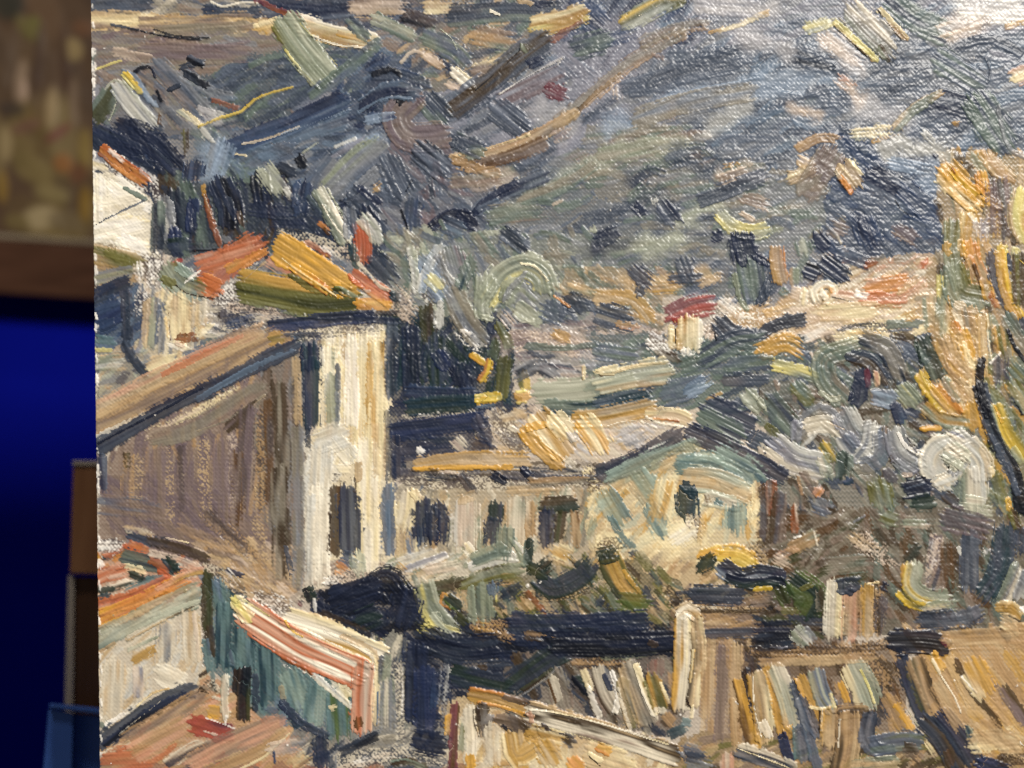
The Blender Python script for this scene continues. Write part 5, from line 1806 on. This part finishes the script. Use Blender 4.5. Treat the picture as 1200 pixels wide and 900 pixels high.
for ring in ([(ax + 2, ay + 2), (bx_ - 2, by_ + 2), (bx_ - q, by_ + q), (ax + q, ay + q)],
             [(dx_ + 2, dy_ - 2), (dx_ + q, dy_ - q), (cx_ - q, cy_ - q), (cx_ - 2, cy_ - 2)],
             [(ax + 2, ay + 4), (ax + q, ay + q + 2), (dx_ + q, dy_ - q - 2), (dx_ + 2, dy_ - 4)],
             [(bx_ - 2, by_ + 4), (cx_ - 2, cy_ - 4), (cx_ - q, cy_ - q - 2), (bx_ - q, by_ + q + 2)]):
    solid('stretcher_bar', [[cpt(x, y, 0.0019) for x, y in ring], [cpt(x, y, 0.017) for x, y in ring]], wood, root)


# ---------------------------------------------------------------- behind the canvas: blue wall, framed picture, post, blue box
blue, nt, b = material('blue_wall_paint', 0.8, 0.04)
nz = nt.nodes.new('ShaderNodeTexNoise'); nz.inputs['Scale'].default_value = 14; nz.inputs['Detail'].default_value = 6
rp = nt.nodes.new('ShaderNodeValToRGB')
rp.color_ramp.elements[0].color = (0.0008, 0.0022, 0.13, 1); rp.color_ramp.elements[1].color = (0.001, 0.004, 0.20, 1)
tc = nt.nodes.new('ShaderNodeTexCoord'); nt.links.new(tc.outputs['Object'], nz.inputs['Vector'])
nt.links.new(nz.outputs['Fac'], rp.inputs['Fac']); nt.links.new(rp.outputs['Color'], b.inputs['Base Color'])
WALL = 0.30
box('wall', -0.95, 0.75, WALL, WALL + 0.02, -0.75, 0.75, blue, None, kind='structure')

# the other picture on the wall: a dim brown painting in a dark wooden frame
pic = bpy.data.objects.new('framed_painting', None)
scene.collection.objects.link(pic)
pic.location = px(0, 345, 0.29)
pic['label'] = 'brown and ochre painting in a dark wood frame hanging on the blue wall'
pic['category'] = 'painting'
from mathutils import Matrix, Vector
bpy.context.view_layer.update()
def under(o, parent):
    o.parent = parent
    o.matrix_parent_inverse = Matrix.Translation(-Vector(parent.location))
    return o
PD = 0.286
def tilt(x, y):
    return (x, y + 0.065 * (x - 50))
def slab(name, x0, x1, y0, y1, d0, d1, mat, bevel=0.0012):
    ring = lambda d: [px(*tilt(x, y), d) for x, y in ((x0, y0), (x1, y0), (x1, y1), (x0, y1))]
    return under(solid(name, [ring(d0), ring(d1)], mat, None, bevel), pic)
dark_wood, nt, b = material('dark_frame_wood', 0.6, 0.12)
grain(nt, b, (0.030, 0.012, 0.006), (0.055, 0.024, 0.013), (6, 40, 40))
lip, nt, b = material('frame_slip', 0.5, 0.4)
grain(nt, b, (0.11, 0.085, 0.055), (0.17, 0.135, 0.09), (8, 40, 40))
slab('frame_rail', -360, 420, 284, 347, PD - 0.008, WALL - 0.002, dark_wood)
slab('frame_rail', -360, 420, -500, -440, PD - 0.008, WALL - 0.002, dark_wood)
slab('frame_stile', -360, -300, -438, 282, PD - 0.008, WALL - 0.002, dark_wood)
slab('frame_stile', 360, 420, -438, 282, PD - 0.008, WALL - 0.002, dark_wood)
slab('slip', -298, 358, 277, 283, PD - 0.004, PD + 0.006, lip, 0.0006)
# its paint: soft brown foliage and stems over an ochre bank
n_x, n_y = 240, 260
gx = np.linspace(-298, 358, n_x); gy = np.linspace(-436, 276.5, n_y)
pc = np.empty((n_y, n_x, 3)); pc[:] = lin('54402f')
ph = np.zeros((n_y, n_x))
r2 = np.random.default_rng(12)
def dab(cx, cy, rx, ry, rot, hexc, a=0.8):
    ca, sa = math.cos(rot), math.sin(rot)
    u = ((gx[None, :] - cx) * ca + (gy[:, None] - cy) * sa) / rx
    v = (-(gx[None, :] - cx) * sa + (gy[:, None] - cy) * ca) / ry
    m = (a * np.clip(1.6 - 1.2 * (u * u + v * v), 0, 1))
    pc[:] = pc * (1 - m[..., None]) + lin(hexc) * m[..., None]
    ph[:] = ph + m * 0.5
tones_up = ['4a3a2e', '5d4938', '43342b', '6a523c', '54412f', '3f332d', '64503a', '5a3f33']
tones_low = ['6b5a36', '7a683f', '5f4c30', '86744c', '5a4630', '705a34', '4e3d2c']
for k in range(420):
    x, y = r2.uniform(-298, 358), r2.uniform(-436, 276)
    low = y > 130
    dab(x, y, r2.uniform(10, 24), r2.uniform(22, 52), r2.normal(0.3 if low else 0.1, 0.5), (tones_low if low else tones_up)[r2.integers(7)], 0.6)
for a in ((8, 5, 20, 22, 0, '33342c'), (38, 32, 9, 14, .3, '66632f'), (33, 35, 20, 10, .8, '6b613a'), (24, 96, 7, 26, .15, '97806a'), (28, 108, 5, 14, 0, 'a98f7b'),
          (60, 126, 7, 26, .1, 'a08a66'), (85, 56, 13, 14, 0, '8f7a50'), (98, 30, 14, 10, 0, '6a4a34'), (86, 118, 6, 30, 0, '7b6754'), (76, 70, 5, 40, -.05, '4a362c'),
          (44, 75, 6, 48, .1, '4c3a30'), (10, 70, 9, 40, .2, '5c4a3a'), (14, 130, 16, 9, 0, '42372f'), (68, 155, 6, 20, .9, '70413a'), (30, 150, 20, 8, -.4, '6e4f40'),
          (6, 172, 8, 22, 0, '97835e'), (100, 172, 9, 26, 0, '85703c'), (74, 190, 12, 12, 0, '8a5a30'), (40, 200, 26, 16, .3, '7b6a42'), (3, 222, 7, 20, 0, '86692e'),
          (100, 236, 8, 22, 0, '86682c'), (60, 226, 22, 10, .2, '84744c'), (48, 256, 24, 14, -.2, 'a2906c'), (76, 258, 20, 14, .2, '6a5a40'), (20, 262, 16, 10, 0, '6f5f3a'),
          (92, 200, 10, 14, .6, '6a4630'), (26, 186, 10, 12, 0, '6c5c38')):
    dab(*a)
V = np.array([px(*tilt(x, y), PD - 0.0006 * h) for (y, row) in zip(gy, ph) for (x, h) in zip(gx, row)])
idx = np.arange(n_x * n_y).reshape(n_y, n_x)
Q = np.stack([idx[:-1, :-1].ravel(), idx[1:, :-1].ravel(), idx[1:, 1:].ravel(), idx[:-1, 1:].ravel()], 1)
o = link('paint_layer', mesh_from('brown_paint', V, Q, pc.reshape(-1, 3) * 0.74), None, paint, 'stuff')
o['label'] = 'dim brown and ochre painted foliage'
under(o, pic)
slab('canvas_board', -298, 358, -436, 276, PD + 0.003, PD + 0.009, linen, 0.0)

# the wooden upright behind the canvas, two lengths joined one above the other
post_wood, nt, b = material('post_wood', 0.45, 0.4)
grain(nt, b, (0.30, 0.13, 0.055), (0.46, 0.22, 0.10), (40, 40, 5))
pale_wood, nt, b = material('lit_wood_edge', 0.55, 0.4)  # light on the top and left chamfer, put into the colour
grain(nt, b, (0.50, 0.42, 0.33), (0.62, 0.54, 0.44), (40, 40, 6))
post = bpy.data.objects.new('wooden_post', None)
scene.collection.objects.link(post)
post.location = px(110, 1010, 0.09)
post['label'] = 'brown wooden upright with pale lit edge behind the unframed painting'
post['category'] = 'post'
def prism(name, pts, d0, d1, mat, parent, bevel=0.0006):
    return under(solid(name, [[px(x, y, d0) for x, y in pts], [px(x, y, d1) for x, y in pts]], mat, None, bevel), parent)
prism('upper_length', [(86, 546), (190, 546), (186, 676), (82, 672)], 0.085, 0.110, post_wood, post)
prism('lit_top', [(85, 540), (190, 540), (190, 546), (85, 546)], 0.0845, 0.110, pale_wood, post, 0.0003)
dk, nt, b = material('shaded_wood', 0.5, 0.3)  # darker copy of the post wood, shade painted into its colour
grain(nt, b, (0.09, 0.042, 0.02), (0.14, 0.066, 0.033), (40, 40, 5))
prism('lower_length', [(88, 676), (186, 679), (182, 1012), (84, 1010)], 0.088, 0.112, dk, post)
prism('lit_edge', [(80, 674), (88, 676), (84, 1010), (71, 1010)], 0.087, 0.112, pale_wood, post)

# a blue box at the foot of the upright
bx_mat, nt, b = material('blue_box_paint', 0.4, 0.4)
nz = nt.nodes.new('ShaderNodeTexNoise'); nz.inputs['Scale'].default_value = 90; nz.inputs['Detail'].default_value = 4
rp = nt.nodes.new('ShaderNodeValToRGB')
rp.color_ramp.elements[0].color = (0.045, 0.12, 0.46, 1); rp.color_ramp.elements[1].color = (0.08, 0.19, 0.60, 1)
tc = nt.nodes.new('ShaderNodeTexCoord'); nt.links.new(tc.outputs['Object'], nz.inputs['Vector'])
nt.links.new(nz.outputs['Fac'], rp.inputs['Fac']); nt.links.new(rp.outputs['Color'], b.inputs['Base Color'])
bxo = bpy.data.objects.new('blue_box', None)
scene.collection.objects.link(bxo)
bxo.location = px(90, 1010, 0.075)
bxo['label'] = 'light blue box standing before the foot of the wooden upright'
bxo['category'] = 'box'
prism('front_panel', [(86, 836), (200, 848), (196, 1010), (82, 1010)], 0.072, 0.082, bx_mat, bxo)
prism('side_panel', [(57, 830), (86, 836), (82, 1010), (41, 1010)], 0.066, 0.082, bx_mat, bxo)
prism('rim', [(58, 824), (200, 838), (200, 847.5), (57, 829.5)], 0.064, 0.082, bx_mat, bxo)
